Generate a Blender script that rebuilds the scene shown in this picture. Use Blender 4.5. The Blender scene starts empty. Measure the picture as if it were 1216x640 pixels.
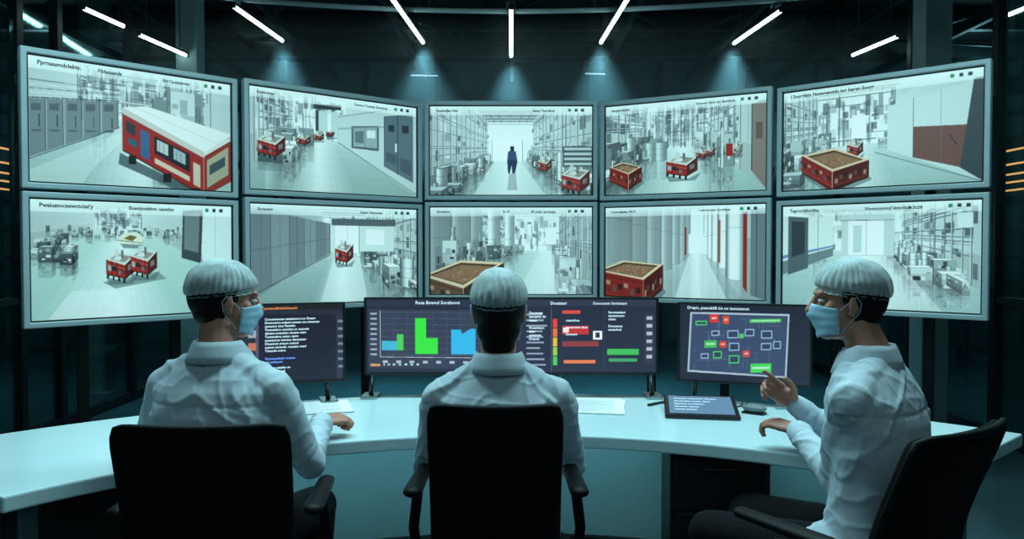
import bpy, bmesh, math, random
import numpy as np
from mathutils import Vector, Matrix, noise
random.seed(7); R=random.Random(11)
sc=bpy.context.scene
try:
    sc.view_settings.view_transform='Standard'; sc.view_settings.look='None'
except Exception as e: print(e)
COL=sc.collection
F=946.0; CH=1.38; CX=608.0; HY=297.0
# ---------------------------------------------------------------- helpers
def s2l(c):
    c=np.asarray(c,dtype=float); return np.where(c<=0.04045,c/12.92,((c+0.055)/1.055)**2.4)
_m={}
def mat(name,col,rough=.5,metal=0.,emis=0.,ecol=None,var=.12,scale=12.,bump=0.,bscale=60.,alpha=1.,spec=None):
    if name in _m: return _m[name]
    m=bpy.data.materials.new(name); m.use_nodes=True; nt=m.node_tree; b=nt.nodes['Principled BSDF']
    tc=nt.nodes.new('ShaderNodeTexCoord')
    n=nt.nodes.new('ShaderNodeTexNoise'); n.inputs['Scale'].default_value=scale; n.inputs['Detail'].default_value=4
    nt.links.new(tc.outputs['Object'],n.inputs['Vector'])
    r=nt.nodes.new('ShaderNodeValToRGB'); lc=s2l(col)
    r.color_ramp.elements[0].position=.3; r.color_ramp.elements[1].position=.7
    r.color_ramp.elements[0].color=(*(lc*(1-var)),1); r.color_ramp.elements[1].color=(*np.minimum(lc*(1+var),1),1)
    nt.links.new(n.outputs['Fac'],r.inputs['Fac']); nt.links.new(r.outputs['Color'],b.inputs['Base Color'])
    b.inputs['Roughness'].default_value=rough; b.inputs['Metallic'].default_value=metal
    if spec is not None: b.inputs['Specular IOR Level'].default_value=spec
    if emis>0:
        b.inputs['Emission Color'].default_value=(*s2l(ecol or col),1); b.inputs['Emission Strength'].default_value=emis
    if bump>0:
        n2=nt.nodes.new('ShaderNodeTexNoise'); n2.inputs['Scale'].default_value=bscale; n2.inputs['Detail'].default_value=3
        nt.links.new(tc.outputs['Object'],n2.inputs['Vector'])
        bp=nt.nodes.new('ShaderNodeBump'); bp.inputs['Strength'].default_value=bump; bp.inputs['Distance'].default_value=.01
        nt.links.new(n2.outputs['Fac'],bp.inputs['Height']); nt.links.new(bp.outputs['Normal'],b.inputs['Normal'])
    if alpha<1: b.inputs['Alpha'].default_value=alpha
    _m[name]=m; return m
def reg(o,parent=None,m=None):
    COL.objects.link(o)
    if parent is not None: o.parent=parent
    if m is not None and o.type in('MESH','CURVE','FONT'): o.data.materials.append(m)
    return o
def smooth(me,on=True):
    me.polygons.foreach_set('use_smooth',[on]*len(me.polygons))
def mk(name,vs,fs,m=None,parent=None,sm=False):
    me=bpy.data.meshes.new(name); me.from_pydata([tuple(v) for v in vs],[],fs); me.update()
    if sm: smooth(me)
    return reg(bpy.data.objects.new(name,me),parent,m)
def box(name,size,loc,m,parent=None,bev=0.,rz=0.,rx=0.,ry=0.,seg=2):
    bm=bmesh.new(); bmesh.ops.create_cube(bm,size=1)
    for v in bm.verts: v.co=Vector((v.co.x*size[0],v.co.y*size[1],v.co.z*size[2]))
    if bev>0: bmesh.ops.bevel(bm,geom=bm.edges[:],offset=min(bev,min(size)*.49),segments=seg,affect='EDGES',profile=.6)
    me=bpy.data.meshes.new(name); bm.to_mesh(me); bm.free()
    o=bpy.data.objects.new(name,me); o.location=loc; o.rotation_euler=(rx,ry,rz); return reg(o,parent,m)
def empty(name,loc,rz=0,label=None,cat=None,group=None):
    o=bpy.data.objects.new(name,None); o.empty_display_size=.1; o.location=loc; o.rotation_euler=(0,0,rz); COL.objects.link(o)
    if label:o['label']=label
    if cat:o['category']=cat
    if group:o['group']=group
    return o
def tag(o,label,cat,group=None):
    o['label']=label;o['category']=cat
    if group:o['group']=group
    return o
def struct(o): o['kind']='structure'; return o
def capsule(p,q,r1,r2,seg=16,n=5):
    p=Vector(p);q=Vector(q);a=(q-p)
    if a.length<1e-6:a=Vector((0,0,1e-4))
    a.normalize(); u=a.orthogonal().normalized(); w=a.cross(u)
    vs=[];rings=[]
    for side,(c,r) in enumerate(((p,r1),(q,r2))):
        for i in range(n):
            t=(-math.pi/2+ (i+1)*(math.pi/2)/n) if side==0 else (i*(math.pi/2)/n)
            ring=[]
            for k in range(seg):
                f=2*math.pi*k/seg
                ring.append(len(vs)); vs.append(c+a*(r*math.sin(t))+(u*math.cos(f)+w*math.sin(f))*(r*math.cos(t)))
            rings.append(ring)
    b=len(vs);vs.append(p-a*r1);vs.append(q+a*r2);fs=[]
    for k in range(seg):
        k2=(k+1)%seg
        fs.append((b,rings[0][k2],rings[0][k])); fs.append((b+1,rings[-1][k],rings[-1][k2]))
        for i in range(len(rings)-1): fs.append((rings[i][k],rings[i][k2],rings[i+1][k2],rings[i+1][k]))
    return vs,fs
def ellip(c,r,M=None,seg=20,n=12):
    vs=[];fs=[];c=Vector(c)
    for i in range(n+1):
        t=math.pi*i/n
        for k in range(seg):
            f=2*math.pi*k/seg
            v=Vector((r[0]*math.sin(t)*math.cos(f),r[1]*math.sin(t)*math.sin(f),-r[2]*math.cos(t)))
            if M is not None: v=M@v
            vs.append(c+v)
    for i in range(n):
        for k in range(seg):
            a=i*seg+k;b=i*seg+(k+1)%seg;c2=(i+1)*seg+(k+1)%seg;d=(i+1)*seg+k
            if i==0: fs.append((0,c2,d))
            elif i==n-1: fs.append((a,b,n*seg))
            else: fs.append((a,b,c2,d))
    return vs,fs
def loft(rings,seg=28,p=2.3):
    vs=[];fs=[]
    for (cx,cy,cz,rx,ry) in rings:
        for k in range(seg):
            f=2*math.pi*k/seg;c=math.cos(f);s=math.sin(f)
            vs.append(Vector((cx+rx*math.copysign(abs(c)**(2/p),c),cy+ry*math.copysign(abs(s)**(2/p),s),cz)))
    for i in range(len(rings)-1):
        for k in range(seg):
            k2=(k+1)%seg; fs.append((i*seg+k,i*seg+k2,(i+1)*seg+k2,(i+1)*seg+k))
    fs.append(tuple(reversed(range(seg)))); fs.append(tuple(range((len(rings)-1)*seg,len(rings)*seg)))
    return vs,fs
def join(shapes):
    V=[];Fc=[]
    for vs,fs in shapes:
        o=len(V);V+=list(vs);Fc+=[tuple(i+o for i in f) for f in fs]
    return V,Fc
def bake(name,shapes,voxel,it,m,parent,fold=None):
    V,Fc=join(shapes); me=bpy.data.meshes.new(name+'_src'); me.from_pydata([tuple(v) for v in V],[],Fc); me.update()
    bm=bmesh.new();bm.from_mesh(me);bmesh.ops.delete(bm,geom=[v for v in bm.verts if not v.link_faces],context='VERTS');bmesh.ops.recalc_face_normals(bm,faces=bm.faces[:]);bm.to_mesh(me);bm.free()
    t=bpy.data.objects.new(name+'_src',me); COL.objects.link(t)
    md=t.modifiers.new('r','REMESH');md.mode='VOXEL';md.voxel_size=voxel
    if it: s=t.modifiers.new('s','SMOOTH');s.factor=.5;s.iterations=it
    dg=bpy.context.evaluated_depsgraph_get(); me2=bpy.data.meshes.new_from_object(t.evaluated_get(dg)); me2.name=name
    bpy.data.objects.remove(t)
    if fold:
        nv=len(me2.vertices);co=np.empty(nv*3);no=np.empty(nv*3);me2.vertices.foreach_get('co',co);me2.vertices.foreach_get('normal',no)
        co=co.reshape(-1,3);no=no.reshape(-1,3)
        d=np.array([fold(Vector(c)) for c in co])
        ne=len(me2.edges);ed=np.empty(ne*2,dtype=np.int32);me2.edges.foreach_get('vertices',ed);ed=ed.reshape(-1,2)
        cnt=np.bincount(ed.ravel(),minlength=nv).astype(float)
        for _ in range(1):
            acc=np.bincount(ed[:,0],weights=d[ed[:,1]],minlength=nv)+np.bincount(ed[:,1],weights=d[ed[:,0]],minlength=nv)
            d=.5*d+.5*acc/np.maximum(cnt,1)
        co=co+no*d[:,None]; me2.vertices.foreach_set('co',co.ravel())
    me2.materials.clear(); smooth(me2)
    return reg(bpy.data.objects.new(name,me2),parent,m)
def tube(name,pts,r,m,parent=None,cyc=False,res=4,label=None):
    cu=bpy.data.curves.new(name,'CURVE');cu.dimensions='3D';cu.bevel_depth=r;cu.bevel_resolution=res;cu.use_fill_caps=True
    sp=cu.splines.new('POLY');sp.points.add(len(pts)-1)
    for i,p in enumerate(pts): sp.points[i].co=(*p,1)
    sp.use_cyclic_u=cyc
    o=bpy.data.objects.new(name,cu);COL.objects.link(o)
    dg=bpy.context.evaluated_depsgraph_get();me=bpy.data.meshes.new_from_object(o.evaluated_get(dg));bpy.data.objects.remove(o)
    me.name=name;smooth(me);me.materials.clear()
    return reg(bpy.data.objects.new(name,me),parent,m)
def cyl(name,r,h,loc,m,parent=None,seg=24,r2=None,rx=0,ry=0):
    bm=bmesh.new();bmesh.ops.create_cone(bm,cap_ends=True,segments=seg,radius1=r,radius2=r if r2 is None else r2,depth=h)
    me=bpy.data.meshes.new(name);bm.to_mesh(me);bm.free()
    for p in me.polygons: p.use_smooth=len(p.vertices)==4
    o=bpy.data.objects.new(name,me);o.location=loc;o.rotation_euler=(rx,ry,0);return reg(o,parent,m)
# ---------------------------------------------------------------- materials
M_coat=mat('lab_coat_cloth',(.72,.79,.83),.85,var=.03,scale=6,bump=.12,bscale=40)
M_skin=mat('skin',(.72,.50,.42),.5,var=.06,scale=25,bump=.05,bscale=200)
M_hair=mat('black_hair',(.03,.025,.025),.6,var=.3,scale=80,bump=.4,bscale=180,spec=.2)
M_trs=mat('dark_trousers',(.035,.04,.055),.9,bump=.2,spec=.2)
M_shoe=mat('black_shoe',(.04,.04,.045),.4)
M_maskm=mat('face_mask_cloth',(.62,.80,.88),.8,var=.04,bump=.15)
M_eye=mat('eye_white',(.85,.85,.83),.3,var=.02); M_iris=mat('eye_iris',(.08,.05,.04),.2)
M_ch=mat('chair_fabric',(.035,.04,.045),.9,var=.25,scale=200,bump=.3,bscale=400,spec=.15)
M_chp=mat('chair_plastic',(.04,.045,.05),.55,spec=.2)
M_chr=mat('chrome',(.6,.65,.66),.25,1.)
M_desk=mat('desk_white',(.78,.89,.91),.22,var=.03,scale=3)
M_panel=mat('desk_panel_teal',(.62,.74,.75),.6,var=.05,scale=3,bump=.06,bscale=120)
M_dark=mat('dark_metal',(.08,.11,.12),.45,.3)
M_black=mat('black_plastic',(.03,.035,.04),.35)
M_bez=mat('silver_bezel',(.64,.73,.75),.45,.1,var=.05,scale=4)
M_floor=mat('polished_floor',(.20,.32,.34),.2,var=.25,scale=1.2,bump=.03,bscale=5)
M_wall=mat('wall_dark_teal',(.25,.37,.40),.8,var=.25,scale=1.0)
M_ceil=mat('ceiling_dark',(.07,.10,.12),.9,var=.3,scale=2)
M_beam=mat('beam_steel',(.13,.18,.20),.6,.2,var=.2)
M_col=mat('column_paint',(.46,.56,.56),.6,var=.1,scale=3)
M_rail=mat('rail_paint',(.62,.70,.71),.5,var=.05)
M_paper=mat('paper',(.95,.98,.98),.8,var=.03)
M_ink=mat('ink',(.35,.40,.44),.8)
M_tube=mat('lamp_tube',(.9,1,1),.4,emis=12,ecol=(.84,1,1),var=.01)
M_tube2=mat('lamp_tube_dim',(.9,1,1),.4,emis=.7,ecol=(.75,.95,1),var=.01)
M_warm=mat('warm_lamp',(1,.7,.35),.4,emis=1.4,ecol=(1,.68,.40),var=.01)
M_tank=mat('tank_steel',(.40,.48,.50),.4,.6)
def emat(name,col,st=1.):
    return mat(name,col,.6,emis=st,ecol=col,var=.01)
T_blk=emat('text_black',(.05,.08,.09),.5); T_gry=emat('text_grey',(.20,.28,.30),.6); T_wht=emat('text_white',(.82,.90,.92),.9); T_org=emat('text_orange',(.95,.55,.30),.9); T_blue=emat('text_blue',(.45,.62,.95),.9)
def screen_mat():
    m=bpy.data.materials.new('screen_picture');m.use_nodes=True;nt=m.node_tree;b=nt.nodes['Principled BSDF']
    a=nt.nodes.new('ShaderNodeAttribute');a.attribute_name='Col'
    b.inputs['Base Color'].default_value=(.01,.012,.013,1);b.inputs['Roughness'].default_value=.35
    nt.links.new(a.outputs['Color'],b.inputs['Emission Color']);b.inputs['Emission Strength'].default_value=1.0
    return m
M_scr=screen_mat()
def net_mat():
    m=bpy.data.materials.new('hairnet_mesh');m.use_nodes=True;nt=m.node_tree;b=nt.nodes['Principled BSDF']
    tc=nt.nodes.new('ShaderNodeTexCoord');v=nt.nodes.new('ShaderNodeTexVoronoi');v.feature='DISTANCE_TO_EDGE';v.inputs['Scale'].default_value=300
    nt.links.new(tc.outputs['Object'],v.inputs['Vector'])
    r=nt.nodes.new('ShaderNodeValToRGB');r.color_ramp.elements[0].position=.02;r.color_ramp.elements[0].color=(.62,.74,.75,1);r.color_ramp.elements[1].position=.25;r.color_ramp.elements[1].color=(.36,.45,.46,1)
    nt.links.new(v.outputs['Distance'],r.inputs['Fac'])
    n=nt.nodes.new('ShaderNodeTexNoise');n.inputs['Scale'].default_value=24;n.inputs['Detail'].default_value=4;nt.links.new(tc.outputs['Object'],n.inputs['Vector'])
    r2=nt.nodes.new('ShaderNodeValToRGB');r2.color_ramp.elements[0].position=.36;r2.color_ramp.elements[0].color=(.60,.60,.60,1);r2.color_ramp.elements[1].position=.66;r2.color_ramp.elements[1].color=(.88,.88,.88,1)
    nt.links.new(n.outputs['Fac'],r2.inputs['Fac']);nt.links.new(r2.outputs['Color'],b.inputs['Alpha'])
    nt.links.new(r.outputs['Color'],b.inputs['Base Color']);b.inputs['Roughness'].default_value=.75;b.inputs['Specular IOR Level'].default_value=.15
    return m
M_net=net_mat()
def glass_mat():
    m=bpy.data.materials.new('partition_glass');m.use_nodes=True;nt=m.node_tree;nt.nodes.clear()
    o=nt.nodes.new('ShaderNodeOutputMaterial');t=nt.nodes.new('ShaderNodeBsdfTransparent');t.inputs[0].default_value=(.82,.95,.95,1)
    g=nt.nodes.new('ShaderNodeBsdfGlossy');g.inputs['Roughness'].default_value=.08;g.inputs[0].default_value=(.7,.95,.95,1)
    n=nt.nodes.new('ShaderNodeTexNoise');n.inputs['Scale'].default_value=1.5
    mr=nt.nodes.new('ShaderNodeMapRange');mr.inputs[3].default_value=.10;mr.inputs[4].default_value=.20;nt.links.new(n.outputs['Fac'],mr.inputs[0])
    mx=nt.nodes.new('ShaderNodeMixShader')
    nt.links.new(mr.outputs[0],mx.inputs[0]);nt.links.new(t.outputs[0],mx.inputs[1]);nt.links.new(g.outputs[0],mx.inputs[2]);nt.links.new(mx.outputs[0],o.inputs[0])
    return m
M_glass=glass_mat()
# ---------------------------------------------------------------- room shell
struct(box('floor',(18,18,.1),(0,5,-.05),M_floor))
struct(box('ceiling',(18,18,.1),(0,5,4.25),M_ceil))
struct(box('wall_back',(18,.1,4.3),(0,12.05,2.1),M_wall))
struct(box('wall_left',(.1,18,4.3),(-7.5,5,2.1),M_wall))
struct(box('wall_right',(.1,18,4.3),(7.5,5,2.1),M_wall))
struct(box('wall_front',(18,.1,4.3),(0,-3.0,2.1),M_wall))
k=0
def trim(size,loc,m=M_beam,**kw):
    global k;k+=1;return struct(box('trim_%d'%k,size,loc,m,**kw))
for y in (5.6,6.9,8.2,9.5,10.8): trim((14.8,.10,.20),(0,y,4.08))
for x in (-5.2,-3.9,-2.6,-1.3,0.,1.3,2.6,3.9,5.2): trim((.06,7.4,.10),(x,8.2,3.93))
for j,y in enumerate((6.2,7.5,8.8,10.1)):
    for i in range(-4,5): trim((1.5,.03,.03),(i*1.3,y,4.0),ry=.2*(1 if (i+j)%2 else -1),rz=.6*(1 if i%2 else -1))
for x in (-6,-4.6,-3.4,-2.2,-1.1,0,1.1,2.2,3.4,4.6,6): trim((.10,.06,4.2),(x,11.96,2.1))
for z in (1.1,2.6,3.5): trim((14.8,.05,.07),(0,11.95,z))
for sx in (-1,1):
    for y in (4.,5.5,7.,8.5,10.,11.5): trim((.06,.12,4.2),(sx*7.4,y,2.1))
    for z in (.9,1.7,2.6,3.4): trim((.05,9,.06),(sx*7.4,7.4,z))
wn=0
for sx,ys in ((-1,(3.2,4.6,5.65,6.15,7.3,9.0,11.9)),(1,(3.2,4.6,5.75,7.0,8.6,11.9))):
    X=sx*3.5
    for y in ys: trim((.07,.07,4.2),(X,y,2.1),M_dark)
    for z in (.05,1.02,4.1): trim((.06,ys[-1]-ys[0],.07 if z!=1.02 else .05),(X,(ys[0]+ys[-1])/2,z),M_dark)
    for a,b in zip(ys[:-1],ys[1:]):
        wn+=1;struct(box('window_%d'%wn,(.012,b-a-.07,4.0),(X,(a+b)/2,2.08),M_glass))
for (x,y) in ((3.17,6.05),(-3.05,7.6)):
    c=empty('steel_column',(x,y,0),label='pale green painted steel column standing on floor behind screens',cat='column')
    box('column_shaft',(.20,.20,4.2),(0,0,2.1),M_col,c,.01)
    box('column_foot',(.30,.30,.04),(0,0,.02),M_col,c,.005)
for sx in (-1,1):
    c=empty('equipment_rack',(sx*5.5,7.85,0),label='dark storage rack with warm orange lamp strips behind glass',cat='rack')
    for px in (-.5,.5):
        for py in (-.9,.9): box('rack_post',(.05,.05,3.2),(px,py,1.6),M_dark,c)
    for z in (.3,.8,1.3,1.9,2.5,3.1): box('rack_shelf',(1.0,1.85,.04),(0,0,z),M_dark,c)
    for z in (1.98,2.06,2.14,2.24,2.38): box('lamp_strip',(.03,1.6 if z<2.3 else .9,.014),(-sx*.5,0,z),M_warm,c)
    t=empty('process_tank',(sx*5.0,9.6,0),label='dull steel process tank standing beyond the glass partition',cat='tank')
    cyl('tank_body',.45,1.5,(0,0,1.05),M_tank,t,32); cyl('tank_cone',.1,.3,(0,0,.18),M_tank,t,32,r2=.45); cyl('tank_lid',.45,.2,(0,0,1.9),M_tank,t,32,r2=.12)
    for a in range(3):
        cyl('tank_leg',.03,.5,(.4*math.cos(a*2.1),.4*math.sin(a*2.1),.25),M_dark,t,10)
# ---------------------------------------------------------------- ceiling lamps
def tubept(x,y,z=3.2):
    d=F*(z-CH)/(HY-y);return Vector(((x-CX)/F*d,d,z))
beams=[]
for ti,(a,b) in enumerate((((466,0),(503,52)),((607,12),(607,68)),((745,0),(713,52)),((280,10),(337,50)),((925,15),(870,53)),((168,43),(223,67)),((1063,45),(1010,67)),((1185,23),(1222,8)),((103,12),(150,33)),((488,90.5),(521,91)),((694,88.5),(718,89)))):
    p=tubept(*a);q=tubept(*b);c=(p+q)/2;d=q-p;L=d.length;far=ti>8
    if ti<5: beams.append(q)
    e=empty('tube_lamp',c,math.atan2(d.y,d.x)-math.pi/2,'slim white fluorescent tube lamp hanging from dark ceiling','ceiling lamp','fluorescent tube lamps')
    hs=.4 if far else .7
    box('lamp_housing',(.05*hs,L+.04,.03*hs),(0,0,.030*hs),M_dark,e,.004)
    tube('lamp_tube',[(0,-L/2,0),(0,L/2,0)],.007 if far else .0145,M_tube2 if far else M_tube,e)
    for s in (-1,1):
        box('lamp_end_cap',(.05*hs,.03,.05*hs),(0,s*(L/2+.01),.005),M_black,e,.004)
        cyl('suspension_rod',.005,.96,(0,s*L*.36,.53),M_dark,e,8)
pts=[];Rr=7.1
for i in range(49):
    a=math.radians(-32+64*i/48);pts.append((Rr*math.sin(a),6.42-Rr+Rr*math.cos(a),3.32))
rail=empty('curved_ceiling_rail',(0,0,0),label='curved pale steel lighting rail hanging under dark ceiling',cat='rail')
tube('rail_pipe',[(p[0],p[1],p[2]-.03) for p in pts],.020,M_rail,rail)
for i in range(4,48,8): cyl('rail_hanger',.008,.88,(pts[i][0],pts[i][1],3.75),M_dark,rail,8)
for (x,y) in ((283,4),(606,16),(919,8)):
    p=tubept(x,y,3.32);h=empty('rail_clamp',(p.x,p.y,3.32),label='small grey clamp box on the curved ceiling rail',cat='clamp')
    box('clamp_body',(.07,.10,.09),(0,0,.03),M_tank,h,.01);box('clamp_bracket',(.03,.03,.86),(0,0,.46),M_dark,h)
hz=box('ceiling_haze',(6.4,2.6,1.15),(0,7.4,2.60),None);hz['kind']='stuff';tag(hz,'thin bluish haze in the air under ceiling lamps','haze')
hm=bpy.data.materials.new('haze_medium');hm.use_nodes=True;nt=hm.node_tree;nt.nodes.clear();o=nt.nodes.new('ShaderNodeOutputMaterial');vs_=nt.nodes.new('ShaderNodeVolumeScatter');vs_.inputs['Color'].default_value=(.75,.95,1,1);vs_.inputs['Density'].default_value=.06;nt.links.new(vs_.outputs[0],o.inputs['Volume']);hz.data.materials.append(hm)
# ---------------------------------------------------------------- screen painter
SW,SH=640,356
class Cv:
    def __init__(s,quad=None,bg=(.8,.9,.9),w=SW,h=SH):
        s.w,s.h=w,h;s.a=np.empty((h,w,3));s.a[:]=bg;s.q=quad;s.cmds=[];s.ga=1.
    def poly(s,pts,col,al=1.):
        al=al*s.ga
        p=np.array(pts,float);x0=max(0,int(p[:,0].min()-1));x1=min(s.w,int(p[:,0].max()+2));y0=max(0,int(p[:,1].min()-1));y1=min(s.h,int(p[:,1].max()+2))
        if x1<=x0 or y1<=y0:return
        X,Y=np.meshgrid(np.arange(x0,x1)+.5,np.arange(y0,y1)+.5);ins=np.zeros(X.shape,bool);n=len(p)
        for i in range(n):
            xa,ya=p[i];xb,yb=p[(i+1)%n]
            if ya==yb:continue
            c=((ya>Y)!=(yb>Y))&(X<(xb-xa)*(Y-ya)/(yb-ya)+xa);ins^=c
        r=s.a[y0:y1,x0:x1];col=np.asarray(col,float);r[ins]=r[ins]*(1-al)+col*al
    def line(s,a,b,w,col,al=1.):
        a=np.array(a,float);b=np.array(b,float);d=b-a;L=np.hypot(*d)
        if L<1e-6:return
        n=np.array((-d[1],d[0]))/L*w/2;s.poly([a+n,b+n,b-n,a-n],col,al)
    def m(s,x,y):
        (x0,y0),(x1,y1),(x2,y2),(x3,y3)=s.q
        t=(x-x0)/(x1-x0);hl=y3-y0;hr=y2-y1;zl=1/hl;zr=1/hr
        yt=y0+(y1-y0)*t;yb=y3+(y2-y3)*t
        tt=t*zl/(zr*(1-t)+t*zl);return (tt*s.w,(y-yt)/(yb-yt)*s.h)
    def pp(s,pts,col,al=1.): s.poly([s.m(*p) for p in pts],col,al)
    def pr(s,x0,y0,x1,y1,col,al=1.): s.pp([(x0,y0),(x1,y0),(x1,y1),(x0,y1)],col,al)
    def pl(s,a,b,w,col,al=1.): s.line(s.m(*a),s.m(*b),w*1.15,col,al)
    def finish(s,grain=.02,seed=0,tone=False):
        rg=np.random.default_rng(seed);a=s.a
        if grain: a=a+rg.normal(0,grain,a.shape[:2])[...,None]
        a=a[:s.h//2*2,:s.w//2*2];a=(a[0::2,0::2]+a[1::2,0::2]+a[0::2,1::2]+a[1::2,1::2])/4
        a=np.clip(a,0,1)
        if tone:
            sat=(a.max(-1)-a.min(-1))[...,None]
            w_=np.clip(1-sat*3,0,1);t=np.array((.81,.965,.975))*w_+np.array((.94,.96,.94))*(1-w_)
            a=(a**1.2)*t
            h,w=a.shape[:2];yy,xx=np.mgrid[0:h,0:w];vg=1-.10*(((xx/w-.5)*2)**2+((yy/h-.5)*2)**2)/2;a[int(h*.105):]*=vg[int(h*.105):,:,None]
        return np.clip(a,0,1)
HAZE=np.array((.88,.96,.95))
class View(Cv):
    def __init__(s,quad,vp,bl,br,far,top,f=.62,ch=2.5,seed=0,ends=(.95,1,.99),lw=(.72,.80,.81),rw=(.74,.83,.83),fl=(.57,.75,.74),ce=(.42,.50,.51)):
        super().__init__(quad);s.rg=random.Random(seed);s.f=f*s.w;s.ch=ch;s.u0,s.v0=s.m(*vp);s.mz=1;s.hk=.42;s.cr=.5
        _,bl=s.m(quad[0][0],bl);_,br=s.m(quad[1][0],br);_,fv=s.m(vp[0],far);_,tv=s.m(vp[0],top)
        yl=s.f*ch/(bl-s.v0);s.xl=-s.u0*yl/s.f;yr=s.f*ch/(br-s.v0);s.xr=(s.w-s.u0)*yr/s.f
        s.L=s.f*ch/(fv-s.v0);s.H=ch+(s.v0-tv)*s.L/s.f;s.q3=[]
        N=.3;L=s.L;H=s.H
        n=24
        for i in range(n):
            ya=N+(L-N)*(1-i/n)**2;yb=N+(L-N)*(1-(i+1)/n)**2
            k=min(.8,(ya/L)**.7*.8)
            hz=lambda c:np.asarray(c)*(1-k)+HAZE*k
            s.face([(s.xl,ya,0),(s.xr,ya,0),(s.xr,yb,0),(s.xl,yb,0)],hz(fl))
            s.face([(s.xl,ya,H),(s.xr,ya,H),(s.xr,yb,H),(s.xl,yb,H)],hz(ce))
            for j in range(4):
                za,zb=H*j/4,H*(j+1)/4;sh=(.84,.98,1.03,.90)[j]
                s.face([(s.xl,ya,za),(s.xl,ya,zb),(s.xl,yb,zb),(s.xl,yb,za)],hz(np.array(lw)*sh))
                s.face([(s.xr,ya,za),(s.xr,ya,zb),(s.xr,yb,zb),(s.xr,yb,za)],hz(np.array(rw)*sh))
        s.face([(s.xl,L,0),(s.xr,L,0),(s.xr,L,H),(s.xl,L,H)],ends)
        for y in np.linspace(L,2.,11): s.l3((s.xl,y,H),(s.xr,y,H),.12,(.22,.28,.30));s.l3((s.xl,y,H-.5),(s.xr,y,H-.5),.08,(.30,.36,.38))
        for xx in (.15,.3,.5,.7,.85):
            x=s.xl+(s.xr-s.xl)*xx;s.l3((x,L,H-.2),(x,2,H-.2),.08,(.25,.31,.33))
            for y in np.linspace(L*.9,3,5): s.l3((x,y,H-.3),(x,y-1.2,H-.3),.14,(1,1,1))
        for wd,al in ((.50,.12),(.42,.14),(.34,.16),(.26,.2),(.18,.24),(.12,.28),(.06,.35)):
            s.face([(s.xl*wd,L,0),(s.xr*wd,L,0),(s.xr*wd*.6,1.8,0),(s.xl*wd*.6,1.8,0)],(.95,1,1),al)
        for y in np.geomspace(2.5,L,9): s.l3((s.xl,y,0),(s.xr,y,0),.02,(.48,.61,.61),.25)
    def P(s,p): return (s.u0+s.f*p[0]/p[1],s.v0-s.f*(p[2]*s.mz-s.ch)/p[1])
    def face(s,pts,col,al=1.):
        out=[];N=.25
        for i in range(len(pts)):
            a=pts[i];b=pts[(i+1)%len(pts)]
            if a[1]>=N:out.append(a)
            if (a[1]>=N)!=(b[1]>=N):
                t=(N-a[1])/(b[1]-a[1]);out.append(tuple(a[j]+(b[j]-a[j])*t for j in range(3)))
        if len(out)>2:s.poly([s.P(p) for p in out],col,al)
    def l3(s,a,b,wd,col,al=1.):
        if min(a[1],b[1])<.4:return
        w=max(.8,wd*s.f/((a[1]+b[1])/2)*.6);s.line(s.P(a),s.P(b),min(w,6),col,al)
    def g(s,x,y):
        u,v=s.m(x,y);v=max(v,s.v0+3);Y=s.f*s.ch/(v-s.v0);return ((u-s.u0)*Y/s.f,Y)
    def box(s,x,y,z,w,d,h,col,yaw=0,detail=True,edge=(.12,.17,.19),top=None,hz=True):
        sd=s.rg.random();s.q3.append((y,lambda:s._box(x,y,z,w,d,h,np.asarray(col,float),yaw,detail,edge,top,hz,sd)))
    def _box(s,x,y,z,w,d,h,col,yaw,detail,edge,top,hz,sd):
        rg=random.Random(sd)
        c,sn=math.cos(yaw),math.sin(yaw)
        C=[(x+c*a*w/2-sn*b*d/2,y+sn*a*w/2+c*b*d/2) for a,b in((-1,-1),(1,-1),(1,1),(-1,1))]
        k=min(.55,y/s.L*s.hk) if hz else 0
        H_=lambda c_:np.asarray(c_)*(1-k)+HAZE*k
        for i in range(4):
            a=C[i];b=C[(i+1)%4];nx,ny=(b[1]-a[1]),-(b[0]-a[0]);mx,my=(a[0]+b[0])/2,(a[1]+b[1])/2
            if nx*(-mx)+ny*(-my)<=0:continue
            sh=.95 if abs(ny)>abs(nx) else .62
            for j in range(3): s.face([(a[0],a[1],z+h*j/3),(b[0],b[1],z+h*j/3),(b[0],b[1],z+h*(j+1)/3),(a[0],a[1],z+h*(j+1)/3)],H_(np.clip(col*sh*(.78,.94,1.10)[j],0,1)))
            Q=[(a[0],a[1],z),(b[0],b[1],z),(b[0],b[1],z+h),(a[0],a[1],z+h)]
            if detail:
                lp=lambda u,v:(a[0]+(b[0]-a[0])*u,a[1]+(b[1]-a[1])*u,z+h*v)
                for _ in range(detail if detail is not True else 3):
                    u=rg.random()*.7+.05;v=rg.random()*.7+.05;u2=min(.95,u+rg.random()*.3+.06);v2=min(.95,v+rg.random()*.2+.05)
                    cc=rg.choice([(.12,.16,.18),(.88,.94,.94),(.35,.42,.44),(.2,.26,.28),(.65,.72,.72)])
                    s.face([lp(u,v),lp(u2,v),lp(u2,v2),lp(u,v2)],H_(cc))
            for j in range(4): s.l3(Q[j],Q[(j+1)%4],.03,H_(edge),.35)
        if z+h<s.ch and s.mz>0:
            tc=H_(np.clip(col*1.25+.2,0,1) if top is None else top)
            s.face([(p[0],p[1],z+h) for p in C],tc)
            for j in range(4):
                a=C[j];b=C[(j+1)%4];s.l3((a[0],a[1],z+h),(b[0],b[1],z+h),.03,H_(edge),.35)
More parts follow.
